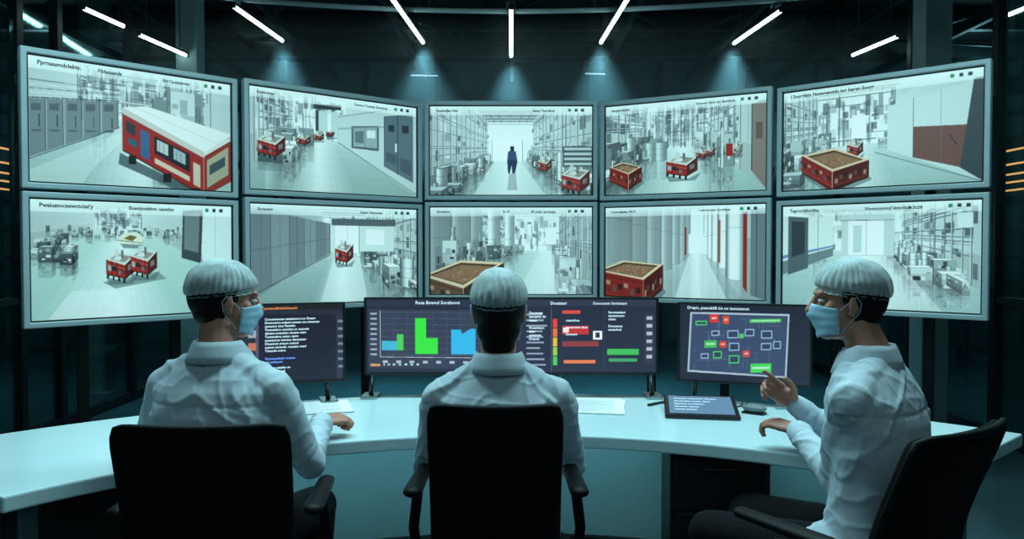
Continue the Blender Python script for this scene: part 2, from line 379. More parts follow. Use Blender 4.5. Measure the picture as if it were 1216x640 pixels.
    def cylr(s,x,y,r,z0,z1,col=(.6,.68,.69)):
        def f():
            n=16;k=min(.5,y/s.L*s.hk)
            for i in range(n):
                a=-math.pi+math.pi*i/n;b=-math.pi+math.pi*(i+1)/n
                m=(a+b)/2;sh=.42+.95*max(0,math.cos(m+math.pi*.62))**3+.3*max(0,math.cos(m+.5))**3
                c=np.clip(np.asarray(col)*sh,0,1)*(1-k)+HAZE*k
                s.face([(x+r*math.cos(a),y+r*math.sin(a),z0),(x+r*math.cos(b),y+r*math.sin(b),z0),(x+r*math.cos(b),y+r*math.sin(b),z1),(x+r*math.cos(a),y+r*math.sin(a),z1)],c)
            for z in (z0,z1,z0+(z1-z0)*.33,z0+(z1-z0)*.66):
                for i in range(n):
                    a=-math.pi+math.pi*i/n;b=a+math.pi/n;s.l3((x+r*math.cos(a),y+r*math.sin(a),z),(x+r*math.cos(b),y+r*math.sin(b),z),.03,(.2,.26,.28),.5)
        s.q3.append((y,f))
    def clutter(s,side,y0=2.5,y1=None,dens=1.,depth=1.6,hmax=2.4,pipes=True,zmax=None):
        rg=s.rg;y1=y1 or s.L*.97;X=s.xl if side<0 else s.xr;ins=-1 if side>0 else 1
        dens*=1.8
        if pipes:
            for _ in range(90):
                y=y0*((y1/y0)**rg.random());z=rg.uniform(0,s.H*.9);d=rg.uniform(.03,.12)*y;hh=rg.uniform(.15,.9)
                s.face([(X,y,z),(X,y+d,z),(X,y+d,z+hh),(X,y,z+hh)],rg.choice([(.48,.56,.58),(.84,.92,.92),(.60,.68,.69),(.36,.43,.45),(.95,1,1),(.26,.33,.35)]),.7)
            for _ in range(12):
                z=rg.uniform(.5,s.H*.95);wd=rg.uniform(.08,.20);s.l3((X,y1,z),(X,y0+.4,z),wd,(.42,.49,.51),.9);s.l3((X,y1,z+wd*.3),(X,y0+.4,z+wd*.3),wd*.4,(.97,1,1),.8)
            y=y0
            while y<y1:
                wd=rg.uniform(.10,.25);s.l3((X,y,0),(X,y,s.H),wd,(.40,.47,.49),.85);s.l3((X,y*1.006,0),(X,y*1.006,s.H),wd*.4,(.95,1,1),.8);y*=1+rg.uniform(.07,.15)
        y=y0
        while y<y1:
            w=rg.uniform(.25,depth*.8);h=rg.uniform(.3,hmax);d=rg.uniform(.3,1.0);x=X+ins*(w/2+rg.uniform(0,depth*.8))
            col=rg.choice([(.42,.5,.52),(.6,.68,.69),(.26,.33,.35),(.70,.78,.78),(.46,.54,.56),(.80,.87,.87)])
            t=rg.random()
            if t<.64:
                s.box(x,y,0,w,d,h,col,detail=7)
                if rg.random()<.4:s.cylr(x+rg.uniform(-.2,.2)*w,y+.1,min(w*.12,.2),h*.9,h*1.4,(.68,.76,.77))
            else:
                s.cylr(x,y,min(w*.3,s.cr),.1,h*1.1,(.68,.76,.77))
                if rg.random()<.5:s.box(x,y-.1,0,w*.9,.3,h*.3,col,detail=5)
            y+=rg.uniform(.25,.7)*(1+y*.08)/dens
    def back(s,n=26,z1=None):
        rg=s.rg
        for _ in range(n*3):
            w=rg.uniform(.02,.10)*(s.xr-s.xl);x=rg.uniform(s.xl,s.xr-w);z=rg.uniform(0,s.H*.75);h=rg.uniform(.05,.3)*s.H
            s.face([(x,s.L,z),(x+w,s.L,z),(x+w,s.L,z+h),(x,s.L,z+h)],rg.choice([(.50,.58,.60),(.90,.96,.95),(.66,.74,.75),(.36,.43,.45),(.80,.88,.88)]),.65)
        for _ in range(n//2):
            x=rg.uniform(s.xl,s.xr);h=s.H*rg.uniform(.5,1);s.l3((x,s.L,0),(x,s.L,h),rg.uniform(.15,.4),rg.choice([(.40,.47,.49),(.97,1,1),(.6,.68,.7)]),.7)
        for _ in range(n//4):
            z=rg.uniform(.3,s.H);x=rg.uniform(s.xl,s.xr);s.l3((x,s.L,z),(min(s.xr,x+rg.uniform(1,6)),s.L,z),rg.uniform(.1,.3),rg.choice([(.4,.47,.49),(.97,1,1)]),.7)
    def flush(s):
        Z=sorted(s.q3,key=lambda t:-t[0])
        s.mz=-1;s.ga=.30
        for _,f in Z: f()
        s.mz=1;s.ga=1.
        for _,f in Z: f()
        s.q3=[]
    def cart(s,x0,x1,y0,y1,yaw=.0,col=(.62,.20,.17),top=(.88,.92,.90)):
        w=x1-x0;h=y1-y0;dx=w*.34;dy=h*.34;K=(.12,.10,.11)
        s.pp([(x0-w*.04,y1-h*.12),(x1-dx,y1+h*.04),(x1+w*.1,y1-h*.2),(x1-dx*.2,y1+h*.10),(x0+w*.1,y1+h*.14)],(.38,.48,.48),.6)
        s.pp([(x0,y0+dy),(x1-dx,y0+dy*1.45),(x1-dx,y1-h*.08),(x0,y1-h*.20)],col)
        s.pp([(x1-dx,y0+dy*1.45),(x1,y0+dy*.55),(x1,y1-h*.32),(x1-dx,y1-h*.08)],np.array(col)*.6)
        s.pp([(x0-w*.02,y0+dy),(x0+dx,y0+dy*.25),(x1+w*.02,y0+dy*.55),(x1-dx,y0+dy*1.5)],top)
        s.pp([(x0+w*.12,y0+dy*.95),(x0+dx*1.1,y0+dy*.45),(x1-w*.12,y0+dy*.68),(x1-dx*1.1,y0+dy*1.25)],(.62,.60,.56),.9)
        s.pp([(x0+w*.2,y0+dy*.93),(x0+w*.4,y0+dy*.6),(x0+w*.6,y0+dy*.7),(x0+w*.45,y0+dy*1.1)],(.90,.93,.92))
        s.pr(x0+w*.3,y0,x0+w*.42,y0+dy*.8,(.84,.88,.87));s.pr(x0+w*.52,y0+dy*.1,x0+w*.6,y0+dy*.85,(.45,.50,.52))
        s.pl((x0,y0+dy),(x1-dx,y0+dy*1.5),1.2,(.92,.88,.82));s.pl((x1-dx,y0+dy*1.5),(x1,y0+dy*.55),1.4,K)
        f=lambda t,v:(x0+(x1-dx-x0)*t,(y0+dy)+(dy*.45)*t+(y1-h*.20-y0-dy+h*.02*t)*v)
        for v,c,wd in ((.30,(.85,.80,.74),1.),(.5,(.28,.09,.08),1.5),(.74,(.80,.30,.26),1.)): s.pl(f(0,v),f(1,v),wd,c,.9)
        for t in (.0,.28,.56,.82,1.): s.pl(f(t,.0),f(t,1),1.1,K,.8)
        s.pp([f(.06,.35),f(.24,.35),f(.24,.7),f(.06,.7)],(.78,.80,.78),.9);s.pp([f(.32,.3),f(.52,.3),f(.52,.62),f(.32,.62)],(.16,.18,.21));s.pp([f(.62,.5),f(.78,.5),f(.78,.75),f(.62,.75)],(.50,.55,.57),.9)
        s.pp([(x1-dx*.75,y0+h*.5),(x1-dx*.3,y0+h*.44),(x1-dx*.3,y0+h*.62),(x1-dx*.75,y0+h*.68)],(.60,.63,.62),.8)
        s.pl((x0,y1-h*.19),(x1-dx,y1-h*.07),2,(.08,.08,.09));s.pl((x1-dx,y1-h*.07),(x1,y1-h*.31),1.6,(.08,.08,.09))
        for t in (.06,.36,.66,.94):
            a,b=f(t,1);s.pr(a-w*.035,b-h*.02,a+w*.035,b+h*.11,(.07,.08,.09))
    def crate(s,T,base,rim=(.90,.85,.74),soil=(.60,.50,.39),red=(.55,.19,.16)):
        l,b,r,f=T
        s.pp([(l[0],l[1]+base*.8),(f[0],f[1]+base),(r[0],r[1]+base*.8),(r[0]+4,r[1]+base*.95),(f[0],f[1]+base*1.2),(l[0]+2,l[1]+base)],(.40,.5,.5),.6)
        s.pp([l,f,(f[0],f[1]+base),(l[0],l[1]+base*.8)],red);s.pp([f,r,(r[0],r[1]+base*.8),(f[0],f[1]+base)],np.array(red)*.65)
        for n,(A,B) in enumerate(((l,f),(f,r))):
            for i in range(7):
                t=.06+.13*i;c=((.16,.13,.14),(.80,.74,.66),(.45,.42,.42))[(i+n)%3];lo,hi=((.3,.5),(.4,.62),(.25,.4))[(i*2+n)%3]
                x=A[0]+(B[0]-A[0])*t;y=A[1]+(B[1]-A[1])*t;x2=A[0]+(B[0]-A[0])*(t+.09);y2=A[1]+(B[1]-A[1])*(t+.09)
                s.pp([(x,y+base*lo),(x2,y2+base*lo),(x2,y2+base*hi),(x,y+base*hi)],c,.75)
            s.pl((A[0],A[1]+base*.12),(B[0],B[1]+base*.12),1.5,(.2,.08,.07));s.pl((A[0],A[1]+base*.7),(B[0],B[1]+base*.7),1.2,(.80,.5,.42),.7);s.pl((A[0],A[1]+base*.85),(B[0],B[1]+base*.85),2.5,(.10,.09,.09))
        s.pl(f,(f[0],f[1]+base),1.5,(.85,.75,.65))
        s.pp([l,b,r,f],rim)
        cx=sum(p[0] for p in T)/4;cy=sum(p[1] for p in T)/4
        I=[(cx+(p[0]-cx)*.84,cy+(p[1]-cy)*.78) for p in T];s.pp(I,np.array(soil)*.6);s.pp([(cx+(p[0]-cx)*.76,cy+(p[1]-cy)*.66+1) for p in T],soil)
        for i in range(60):
            a,b2=s.rg.random(),s.rg.random();p=[l[j]*(1-a)*(1-b2)+b[j]*a*(1-b2)+r[j]*a*b2+f[j]*(1-a)*b2 for j in (0,1)]
            p=(cx+(p[0]-cx)*.70,cy+(p[1]-cy)*.60+1);s.pr(p[0],p[1],p[0]+1.5,p[1]+.8,s.rg.choice([(.70,.60,.48),(.46,.37,.28),(.80,.71,.58)]))
    def header(s,left=True):
        w,h=s.w,s.h
        for i in range(10): s.poly([(0,h*.0105*i),(w,h*.0105*i),(w,h*.0105*(i+1)),(0,h*.0105*(i+1))],(.95,1,1),.97-.045*i)
        for i,c in enumerate(((.15,.6,.4),(.2,.25,.3),(.2,.25,.3))): s.poly([(w*(.85+.04*i),h*.03),(w*(.868+.04*i),h*.03),(w*(.868+.04*i),h*.062),(w*(.85+.04*i),h*.062)],c)
CANV={}
Q={'U1':[(44,72),(279,102),(280,226),(42,218)],'U2':[(297,110),(492,126),(492,233),(296,233)],'U3':[(509,127),(700,127),(700,234),(509,234)],
'U4':[(716,127),(911,115),(912,232),(717,234)],'U5':[(928,112),(1162,84),(1163,222),(928,231)],'L1':[(42,242),(278,246),(277,366),(43,380)],
'L2':[(297,247),(490,249),(490,357),(298,363)],'L3':[(509,248),(700,248),(700,352),(509,352)],'L4':[(716,248),(911,246),(911,356),(717,352)],'L5':[(929,244),(1162,240),(1163,372),(929,362)]}
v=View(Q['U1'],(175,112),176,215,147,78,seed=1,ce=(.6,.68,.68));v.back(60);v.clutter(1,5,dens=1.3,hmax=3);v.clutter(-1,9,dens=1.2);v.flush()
for i in range(5):
    xa=44+i*21;xb=xa+20;ya=108+ i*3.0;yb=190-i*7.2
    v.pp([(xa,122+i*.6),(xb,122.6+i*.6),(xb,yb-7),(xa,yb)],(.52,.60,.62));v.pl((xb,122),(xb,yb-7),1.6,(.2,.26,.28));v.pl((xa+13,140+i),(xa+13,155),2.2,(.15,.2,.22));v.pr(xa+4,128,xa+15,136,(.38,.45,.47));v.pl((xa+1,123),(xa+1,yb-2),1,(.82,.9,.91));v.pr(xa+4,158,xa+15,160,(.36,.43,.46))
v.pl((44,121),(150,124),2,(.2,.26,.28));v.pl((44,192),(150,154),2,(.25,.31,.33))
for i in range(4): v.pl((46,100+i*5),(150,112+i*2.5),1.4,((.35,.42,.44),(.95,1,1))[i%2])
v.pp([(44,228),(44,205),(150,160),(152,170),(120,200),(100,228)],(.92,.99,.98),.4)
v.pp([(150,183),(250,232),(232,232),(148,196)],(.30,.40,.42),.8)
v.pp([(153,138),(247,186),(247,232),(153,180)],(.62,.17,.15));v.pp([(247,186),(279,167),(279,214),(247,232)],(.58,.24,.20));v.pp([(251,190),(276,174),(276,206),(251,222)],(.72,.72,.63))
v.pp([(153,138),(184,136),(279,167),(247,186)],(.90,.92,.89));v.pp([(153,131),(182,129),(280,160),(248,181)],(.96,.98,.97));v.pp([(153,131),(248,181),(248,188),(153,138)],(.86,.85,.82))
v.pl((153,138),(248,188),1.4,(.4,.14,.12));v.pl((153,131),(248,181),1.,(.70,.70,.68));v.pl((248,188),(280,167),1.8,(.5,.16,.13));v.pl((167,130),(264,171),1.,(.76,.80,.79))
v.pp([(157,146),(168,151),(168,164),(157,158)],(.20,.26,.3));v.pp([(174,155),(184,160),(184,192),(174,186)],(.24,.46,.64));v.pp([(190,163),(231,183),(231,204),(190,183)],(.10,.13,.15));v.pp([(193,167),(206,173),(206,186),(193,180)],(.78,.84,.83));v.pp([(212,176),(226,183),(226,196),(212,189)],(.70,.77,.78))
for i in range(6): v.pl((196+i*5,170+i*2.4),(196+i*5,184+i*2.4),1,(.25,.3,.32))
v.pp([(190,188),(231,209),(231,215),(190,194)],(.88,.84,.76));v.pp([(160,165),(170,170),(170,178),(160,172)],(.15,.45,.55));v.pp([(254,196),(272,185),(272,196),(254,207)],(.30,.38,.40));v.pl((153,180),(247,231),3,(.08,.09,.1));v.pl((247,188),(247,232),2,(.85,.85,.78));v.pp([(235,192),(243,196),(243,222),(235,218)],(.85,.82,.76))
for x in (165,205,238): v.pr(x-5,186+(x-165)*.5,x+4,196+(x-165)*.5,(.06,.07,.08))
v.header();CANV['U1']=v
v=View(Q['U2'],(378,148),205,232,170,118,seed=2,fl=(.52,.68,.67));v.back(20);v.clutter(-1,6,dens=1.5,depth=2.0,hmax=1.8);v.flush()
v.pp([(400,140),(492,120),(492,232),(400,172)],(.82,.90,.90));v.pp([(416,152),(448,150),(448,180),(416,178)],(.36,.44,.46));v.pp([(418,154),(446,152),(446,177),(418,176)],(.64,.74,.75));v.pl((432,152),(432,178),1.5,(.3,.37,.39));v.pp([(420,158),(430,157),(430,172),(420,171)],(.45,.55,.57));v.pp([(434,156),(444,156),(444,165),(434,165)],(.90,.97,.97))
v.pp([(454,138),(488,134),(488,216),(454,198)],(.42,.52,.57));v.pl((470,136),(470,207),2,(.18,.24,.27));v.pr(459,148,466,156,(.2,.27,.32));v.pr(475,148,483,157,(.2,.27,.32));v.pr(467,170,469,180,(.9,.95,.95));v.pl((400,172),(492,230),2,(.35,.42,.44));v.pl((400,142),(492,124),1.5,(.4,.47,.49));v.pl((454,138),(454,198),1.5,(.15,.2,.22));v.pp([(456,180),(468,184),(468,196),(456,191)],(.34,.43,.49));v.pp([(473,186),(486,190),(486,208),(473,202)],(.34,.43,.49))
v.pp([(400,155),(454,150),(454,152),(400,157)],(.6,.68,.7),.7)
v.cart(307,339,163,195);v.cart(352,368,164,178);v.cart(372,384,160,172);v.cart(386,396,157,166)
v.pr(372,128,404,134,(.25,.3,.32));v.pr(376,136,400,160,(.80,.90,.90));v.pr(374,135,378,160,(.3,.37,.39));v.pr(388,138,392,160,(.98,1,1))
v.header();CANV['U2']=v
v=View(Q['U3'],(604,178),228,230,192,146,seed=3,f=.7,ce=(.28,.36,.38));v.clutter(-1,2.6,dens=1.6,depth=1.3,hmax=1.6);v.clutter(1,2.6,dens=1.6,depth=1.2,hmax=2.4);v.flush()
v.pp([(582,168),(618,168),(619,193),(581,193)],(.99,1,1));v.pp([(584,193),(616,193),(645,234),(560,234)],(.94,1,1),.55);v.pl((582,168),(582,193),1.5,(.4,.48,.5));v.pl((618,168),(618,193),1.5,(.4,.48,.5))
v.pr(665,175,700,200,(.35,.42,.44));
for i in range(4): v.pr(667,177+i*6,699,180+i*6,(.78,.86,.86))
v.cart(636,652,187,206);v.cart(664,697,198,232)
v.pp([(602,208),(610,208),(612,228),(600,228)],(.25,.35,.45),.3)
v.pp([(601,181),(610,181),(612,194),(609,208),(606,208),(605,198),(603,208),(601,208),(600,194)],(.14,.22,.38));v.pr(603.5,175,608,181,(.1,.12,.15));v.pp([(601,181),(610,181),(611,192),(600,192)],(.22,.34,.52))
v.header();CANV['U3']=v
v=View(Q['U4'],(812,155),208,230,178,122,seed=4,ce=(.66,.74,.74));v.back(70);v.clutter(-1,4.5,dens=1.5,depth=1.6,hmax=2.);v.clutter(1,6,dens=1.3,depth=1.3,hmax=2.4);
for x in (760,772,784): 
    gx,gy=v.g(x,192);v.cylr(gx,gy,.5,0,1.5)
v.flush()
for i in range(9): v.pl((745+i*18,130),(745+i*18,172),1.3,(.35,.42,.44),.8)
v.pp([(893,128),(912,122),(912,232),(893,208)],(.60,.56,.53));v.pl((893,128),(893,208),2,(.15,.2,.2));v.pr(898,150,906,170,(.46,.40,.37))
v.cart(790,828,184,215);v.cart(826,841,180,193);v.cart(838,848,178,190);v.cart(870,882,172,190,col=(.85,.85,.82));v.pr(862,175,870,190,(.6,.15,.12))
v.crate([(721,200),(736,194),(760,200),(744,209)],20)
v.header();CANV['U4']=v
v=View(Q['U5'],(1012,152),205,222,176,112,seed=5,ce=(.40,.48,.50));v.back(24);v.clutter(-1,4.5,dens=1.6,depth=1.8,hmax=2.);v.clutter(1,14,dens=1.2);v.flush()
v.pp([(1050,130),(1163,95),(1163,222),(1050,182)],(.85,.93,.93));v.pp([(1080,155),(1150,153),(1150,208),(1080,192)],(.50,.38,.36));v.pp([(1150,98),(1163,95),(1163,222),(1135,205)],(.28,.35,.37));v.pl((1122,165),(1132,178),2,(.12,.14,.15));v.pl((1080,120),(1080,192),1.5,(.4,.46,.48));v.pl((1112,110),(1112,200),1,(.5,.56,.58))
v.pl((1035,185),(1163,222),2,(.4,.48,.5));v.pr(1008,140,1024,168,(.99,1,1))
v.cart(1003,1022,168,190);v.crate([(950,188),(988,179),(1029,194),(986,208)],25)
v.header();CANV['U5']=v
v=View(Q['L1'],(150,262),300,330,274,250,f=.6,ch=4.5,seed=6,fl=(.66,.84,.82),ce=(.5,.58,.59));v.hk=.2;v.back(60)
for i in range(75):
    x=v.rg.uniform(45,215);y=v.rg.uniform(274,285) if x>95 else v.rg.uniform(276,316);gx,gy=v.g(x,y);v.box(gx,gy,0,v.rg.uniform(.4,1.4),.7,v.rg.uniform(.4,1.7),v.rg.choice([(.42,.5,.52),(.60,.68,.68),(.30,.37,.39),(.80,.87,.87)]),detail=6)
v.flush()
v.pp([(235,250),(278,250),(277,330),(243,308)],(.90,.97,.97));v.pp([(220,252),(244,250),(241,312),(218,306)],(.28,.35,.37));v.pp([(222,256),(240,255),(238,300),(221,296)],(.50,.58,.59));v.pl((258,250),(258,320),1,(.6,.68,.69))
v.pp([(143,287),(150,279),(165,277),(174,284),(170,291),(150,293)],(.92,.95,.88));v.pp([(150,285),(158,281),(166,283),(160,288)],(.5,.46,.3));v.pl((143,287),(172,290),1.5,(.25,.25,.2));v.pp([(146,291),(172,292),(168,296),(150,296)],(.4,.5,.5),.7)
v.pp([(125,335),(190,322),(200,330),(140,342)],(.5,.62,.61),.8);v.cart(130,163,297,333);v.cart(158,189,293,328)
v.pp([(60,380),(160,380),(140,342),(90,345)],(.97,1,1),.5)
v.header();CANV['L1']=v
v=View(Q['L2'],(400,285),358,335,300,258,seed=7,lw=(.5,.58,.59),fl=(.50,.64,.64));v.back(14);v.clutter(1,5,dens=1.6,depth=2.,hmax=1.4);v.flush()
for i in range(6):
    t0=i/6;xa=298+88*(1-(1-t0)**1.6);xb=298+88*(1-(1-(i+1)/6)**1.6);f=lambda x,a,b:a+(b-a)*(x-298)/88
    v.pp([(xa,f(xa,252,268)),(xb,f(xb,252,268)),(xb,f(xb,350,303)),(xa,f(xa,350,303))],(.58,.65,.67) if i%2 else (.51,.58,.61));v.pl((xb,f(xb,252,268)),(xb,f(xb,350,303)),2,(.24,.3,.32));v.pl(((xa+xb)/2,f(xa,252,268)),((xa+xb)/2,f(xb,350,303)),1,(.38,.45,.47))
v.pl((298,300),(386,285),1.2,(.34,.41,.43));v.pl((298,351),(386,304),2,(.2,.26,.28))
v.pr(388,268,462,300,(.86,.94,.93));v.pr(392,270,420,302,(.99,1,1));v.pr(388,262,464,270,(.4,.47,.49));v.pl((420,270),(420,302),1.6,(.3,.37,.39));v.pr(428,274,450,292,(.99,1,1));v.pp([(392,302),(420,302),(430,358),(375,358)],(.95,1,1),.55);v.pl((406,270),(406,302),1,(.6,.68,.7))
v.cart(392,413,287,315)
v.header();CANV['L2']=v
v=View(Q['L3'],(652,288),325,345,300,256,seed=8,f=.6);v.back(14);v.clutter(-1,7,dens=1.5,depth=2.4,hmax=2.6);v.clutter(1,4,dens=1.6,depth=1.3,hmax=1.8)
for x,y,r in ((520,325,1.),(545,318,1.),(562,312,.9),(585,308,.8),(603,305,.8)):
    gx,gy=v.g(x,y);v.cylr(gx,gy,r,0,v.H*.9,(.74,.82,.83))
v.flush();v.pr(645,272,658,292,(.99,1,1));v.pp([(610,352),(690,352),(662,300),(640,300)],(.95,1,1),.4)
v.crate([(500,330),(545,311),(596,314),(548,345)],32,red=(.46,.36,.30))
v.header();CANV['L3']=v
v=View(Q['L4'],(829,288),392,388,300,250,seed=9,f=.7,fl=(.48,.61,.61),ce=(.38,.45,.46));v.hk=.2
for i,(x,y) in enumerate(((722,358),(748,340),(770,328),(787,319),(799,313),(808,309),(814,306))):
    gx,gy=v.g(x,y);v.cylr(gx,gy,1.0,0,v.H*.97,(.84,.92,.93))
for x,y in ((841,304),(846,307),(852,311),(861,318),(874,330)):
    gx,gy=v.g(x,y);v.cylr(gx,gy,.6,0,v.H*.97,(.80,.88,.90))
v.flush()
v.pp([(819,280),(838,280),(838,302),(819,302)],(.96,1,1));v.pp([(820,302),(838,302),(866,356),(802,356)],(.95,1,1),.6);v.pl((829,302),(832,356),4,(1,1,1),.8)
for x in (735,760,779): v.pl((x,262),(x,330-(x-735)*.25),1,(.45,.52,.54),.8)
v.pp([(884,256),(889,255),(889,348),(884,340)],(.60,.20,.17));v.pp([(855,264),(857.5,264),(857.5,314),(855,312)],(.58,.28,.25),.8);v.pp([(893,252),(911,250),(911,356),(893,350)],(.50,.57,.59));v.pl((900,252),(900,352),2,(.2,.26,.28));v.pr(814.5,272,816.5,304,(.5,.2,.18))
v.crate([(706,322),(738,310),(788,315),(764,333)],34)
v.header();CANV['L4']=v
v=View(Q['L5'],(1030,278),315,345,298,250,seed=17,fl=(.62,.79,.79),ce=(.54,.62,.63));v.cr=.25;v.back(16);v.clutter(1,5.5,dens=1.6,depth=2.4,hmax=1.4);v.clutter(-1,12,dens=1);
v.flush()
v.pp([(929,252),(990,258),(990,305),(929,325)],(.90,.97,.96));v.pp([(929,303),(990,291),(990,293),(929,307)],(.45,.65,.84));v.pp([(929,310),(990,294),(990,304),(929,326)],(.50,.60,.62));v.pp([(936,256),(960,258),(960,318),(936,326)],(.40,.47,.50));v.pp([(940,262),(956,263),(956,300),(940,305)],(.25,.31,.34));v.pl((972,256),(972,300),1.5,(.5,.58,.6))
v.pr(1000,255,1062,304,(.82,.90,.90));v.pr(1008,262,1050,303,(.99,1,1));v.pl((1029,262),(1029,303),1.5,(.45,.52,.54));v.pl((1000,262),(1062,262),2,(.4,.47,.49));v.pr(1014,268,1024,300,(.80,.9,.9))
v.pp([(1000,304),(1060,304),(1120,372),(980,372)],(.97,1,1),.5);v.pr(1134,255,1152,272,(.92,.98,.98))
v.header();CANV['L5']=v
DBG=(.13,.15,.24)
QD={'D1':[(240,364),(407,359),(409,449),(243,456)],'D2':[(435,356),(606,355),(606,441),(435,443)],'D3':[(611,355),(781,355),(781,441),(611,441)],'D4':[(812,361),(963,366),(960,456),(808,444)]}
v=Cv(QD['D1'],(.14,.15,.20));v.pr(240,358,410,366,(.10,.11,.13));v.pr(300,372,398,452,(.09,.07,.17));v.pr(296,371,300,452,(.3,.32,.4))
for i in range(5):
    y=376+i*15;v.pr(287,y,297,y+9,((.5,.6,.75),(.6,.65,.7),(.75,.45,.35),(.4,.6,.7),(.6,.6,.6))[i])
v.pr(398,372,409,452,(.17,.18,.25))
for i in range(7): v.pr(400,378+i*9,407,381+i*9,(.45,.5,.6))
CANV['D1']=v
v=Cv(QD['D2'],DBG);v.pr(435,354,606,364,(.17,.19,.28))
v.pr(438,368,600,437,(.20,.23,.32))
for i in range(8): v.pl((452,371+i*7.2),(598,371+i*7.2),1,(.42,.47,.56))
for i in range(10): v.pl((452+i*16,369),(452+i*16,424),1,(.36,.40,.5))
v.pl((452,369),(452,424),2,(.8,.85,.9));v.pl((452,424),(600,424),2,(.8,.85,.9))
v.pr(454,405,472,416,(.25,.72,.85));v.pr(472,397,480,416,(.30,.80,.35))
v.pp([(494,420),(494,378),(507,378),(507,401),(521,401),(521,420)],(.22,.90,.25))
v.pp([(537,420),(537,391),(548,391),(550,396),(560,390),(566,390),(566,420)],(.20,.72,.92))
for i in range(9): v.pr(455+i*16,428,461+i*16,431,(.7,.75,.8));v.pr(440,372+i*6,448,374+i*6,(.65,.7,.78))
v.pr(440,432,452,435,(.8,.6,.4));v.pr(574,372,596,390,(.26,.29,.40))
CANV['D2']=v
v=Cv(QD['D3'],(.14,.16,.25));v.pr(611,355,781,363,(.19,.21,.30));v.pl((655,364),(655,441),2,(.35,.38,.48));v.pl((718,364),(718,441),1,(.35,.38,.48))
for i,c in enumerate([(.9,.25,.2),(.92,.45,.2),(.9,.75,.25),(.6,.8,.3),(.3,.8,.4)]): v.pr(657,378+i*11,662,388+i*11,c)
for i in range(10): v.pr(625,372+i*6.5,625+R.uniform(14,26),374+i*6.5,(.6,.65,.75))
v.pr(668,368,690,372,(.85,.3,.25));v.pr(668,386,700,396,(.75,.2,.2));v.pr(669,388,676,394,(.95,.9,.9));v.pr(668,404,712,410,(.65,.25,.25),.8);v.pr(670,426,708,430,(.9,.5,.3));v.pr(722,413,760,420,(.25,.75,.35));v.pr(724,424,758,428,(.25,.65,.4));v.pr(705,392,716,402,(.95,.97,.98));v.pr(708,394,713,400,(.15,.17,.25))
v.pr(767,372,778,430,(.19,.21,.3))
for i in range(6): v.pr(769,375+i*9,776,379+i*9,(.7,.75,.8))
CANV['D3']=v
v=Cv(QD['D4'],(.12,.14,.21));v.pp([(824,370),(938,374),(935,446),(821,436)],(.66,.76,.82));v.pp([(826,372),(936,376),(933,444),(823,434)],(.22,.29,.41))
rg=random.Random(3)
for i in range(60):
    x=rg.uniform(828,924);y=rg.uniform(378,430)
    if rg.random()<.5: v.pl((x,y),(min(x+rg.uniform(5,25),930),y+.8),.8,(.55,.70,.85),.8)
    else: v.pl((x,y),(x,min(y+rg.uniform(4,14),434)),.8,(.55,.70,.85),.8)
def hol(x,y,w,h,c): 
    v.pr(x,y,x+w,y+h,c);v.pr(x+1.2,y+1.2,x+w-1.2,y+h-1.2,(.18,.26,.36))
for i,(x,y,w,h) in enumerate(((830,380,13,5),(848,391,9,6),(866,391,13,9),(836,416,9,6),(850,414,10,8),(868,405,12,9),(905,392,13,9),(905,406,12,8),(868,419,12,9),(919,404,9,9),(886,390,11,8))): hol(x,y,w,h,(.30,.82,.42) if i%4==0 else (.58,.72,.86))
for (x,y,w,h,c) in ((846,373,10,9,(.85,.2,.18)),(861,375,7,9,(.85,.3,.2)),(840,402,14,8,(.25,.75,.35)),(857,403,8,7,(.85,.25,.2)),(884,414,8,7,(.80,.3,.3)),(893,429,24,10,(.25,.85,.35)),(892,379,36,4,(.3,.8,.4)),(880,395,5,5,(.3,.8,.4))):
    v.pr(x,y,x+w,y+h,c)
    if w>6: v.pr(x+2,y+h*.35,x+w-2,y+h*.6,(.9,.95,.95),.7)
CANV['D4']=v
def screen_mesh(name,w,h,cv,parent,y=-.001,loc=(0,0,0),grain=.02,seed=0,tone=False):
    a=cv.finish(grain,seed,tone)
    H_,W_=a.shape[:2]
    lin=s2l(a)
    xs=np.linspace(-w/2,w/2,W_);zs=np.linspace(h/2,-h/2,H_)
    X,Z=np.meshgrid(xs,zs);co=np.stack([X,np.full_like(X,y),Z],-1).reshape(-1,3)
    idx=np.arange(H_*W_).reshape(H_,W_)
    f=np.stack([idx[1:,:-1],idx[1:,1:],idx[:-1,1:],idx[:-1,:-1]],-1).reshape(-1,4)
    me=bpy.data.meshes.new(name);me.vertices.add(len(co));me.vertices.foreach_set('co',co.ravel());me.loops.add(f.size);me.loops.foreach_set('vertex_index',f.ravel().astype(np.int32))
    me.polygons.add(len(f));me.polygons.foreach_set('loop_start',np.arange(0,f.size,4,dtype=np.int32))
    try: me.polygons.foreach_set('loop_total',np.full(len(f),4,dtype=np.int32))
    except Exception: pass
    me.update();me.validate()
    at=me.color_attributes.new('Col','FLOAT_COLOR','POINT');c=np.ones((len(co),4));c[:,:3]=lin.reshape(-1,3);at.data.foreach_set('color',c.ravel())
    o=bpy.data.objects.new(name,me);o.location=loc;return reg(o,parent,M_scr)
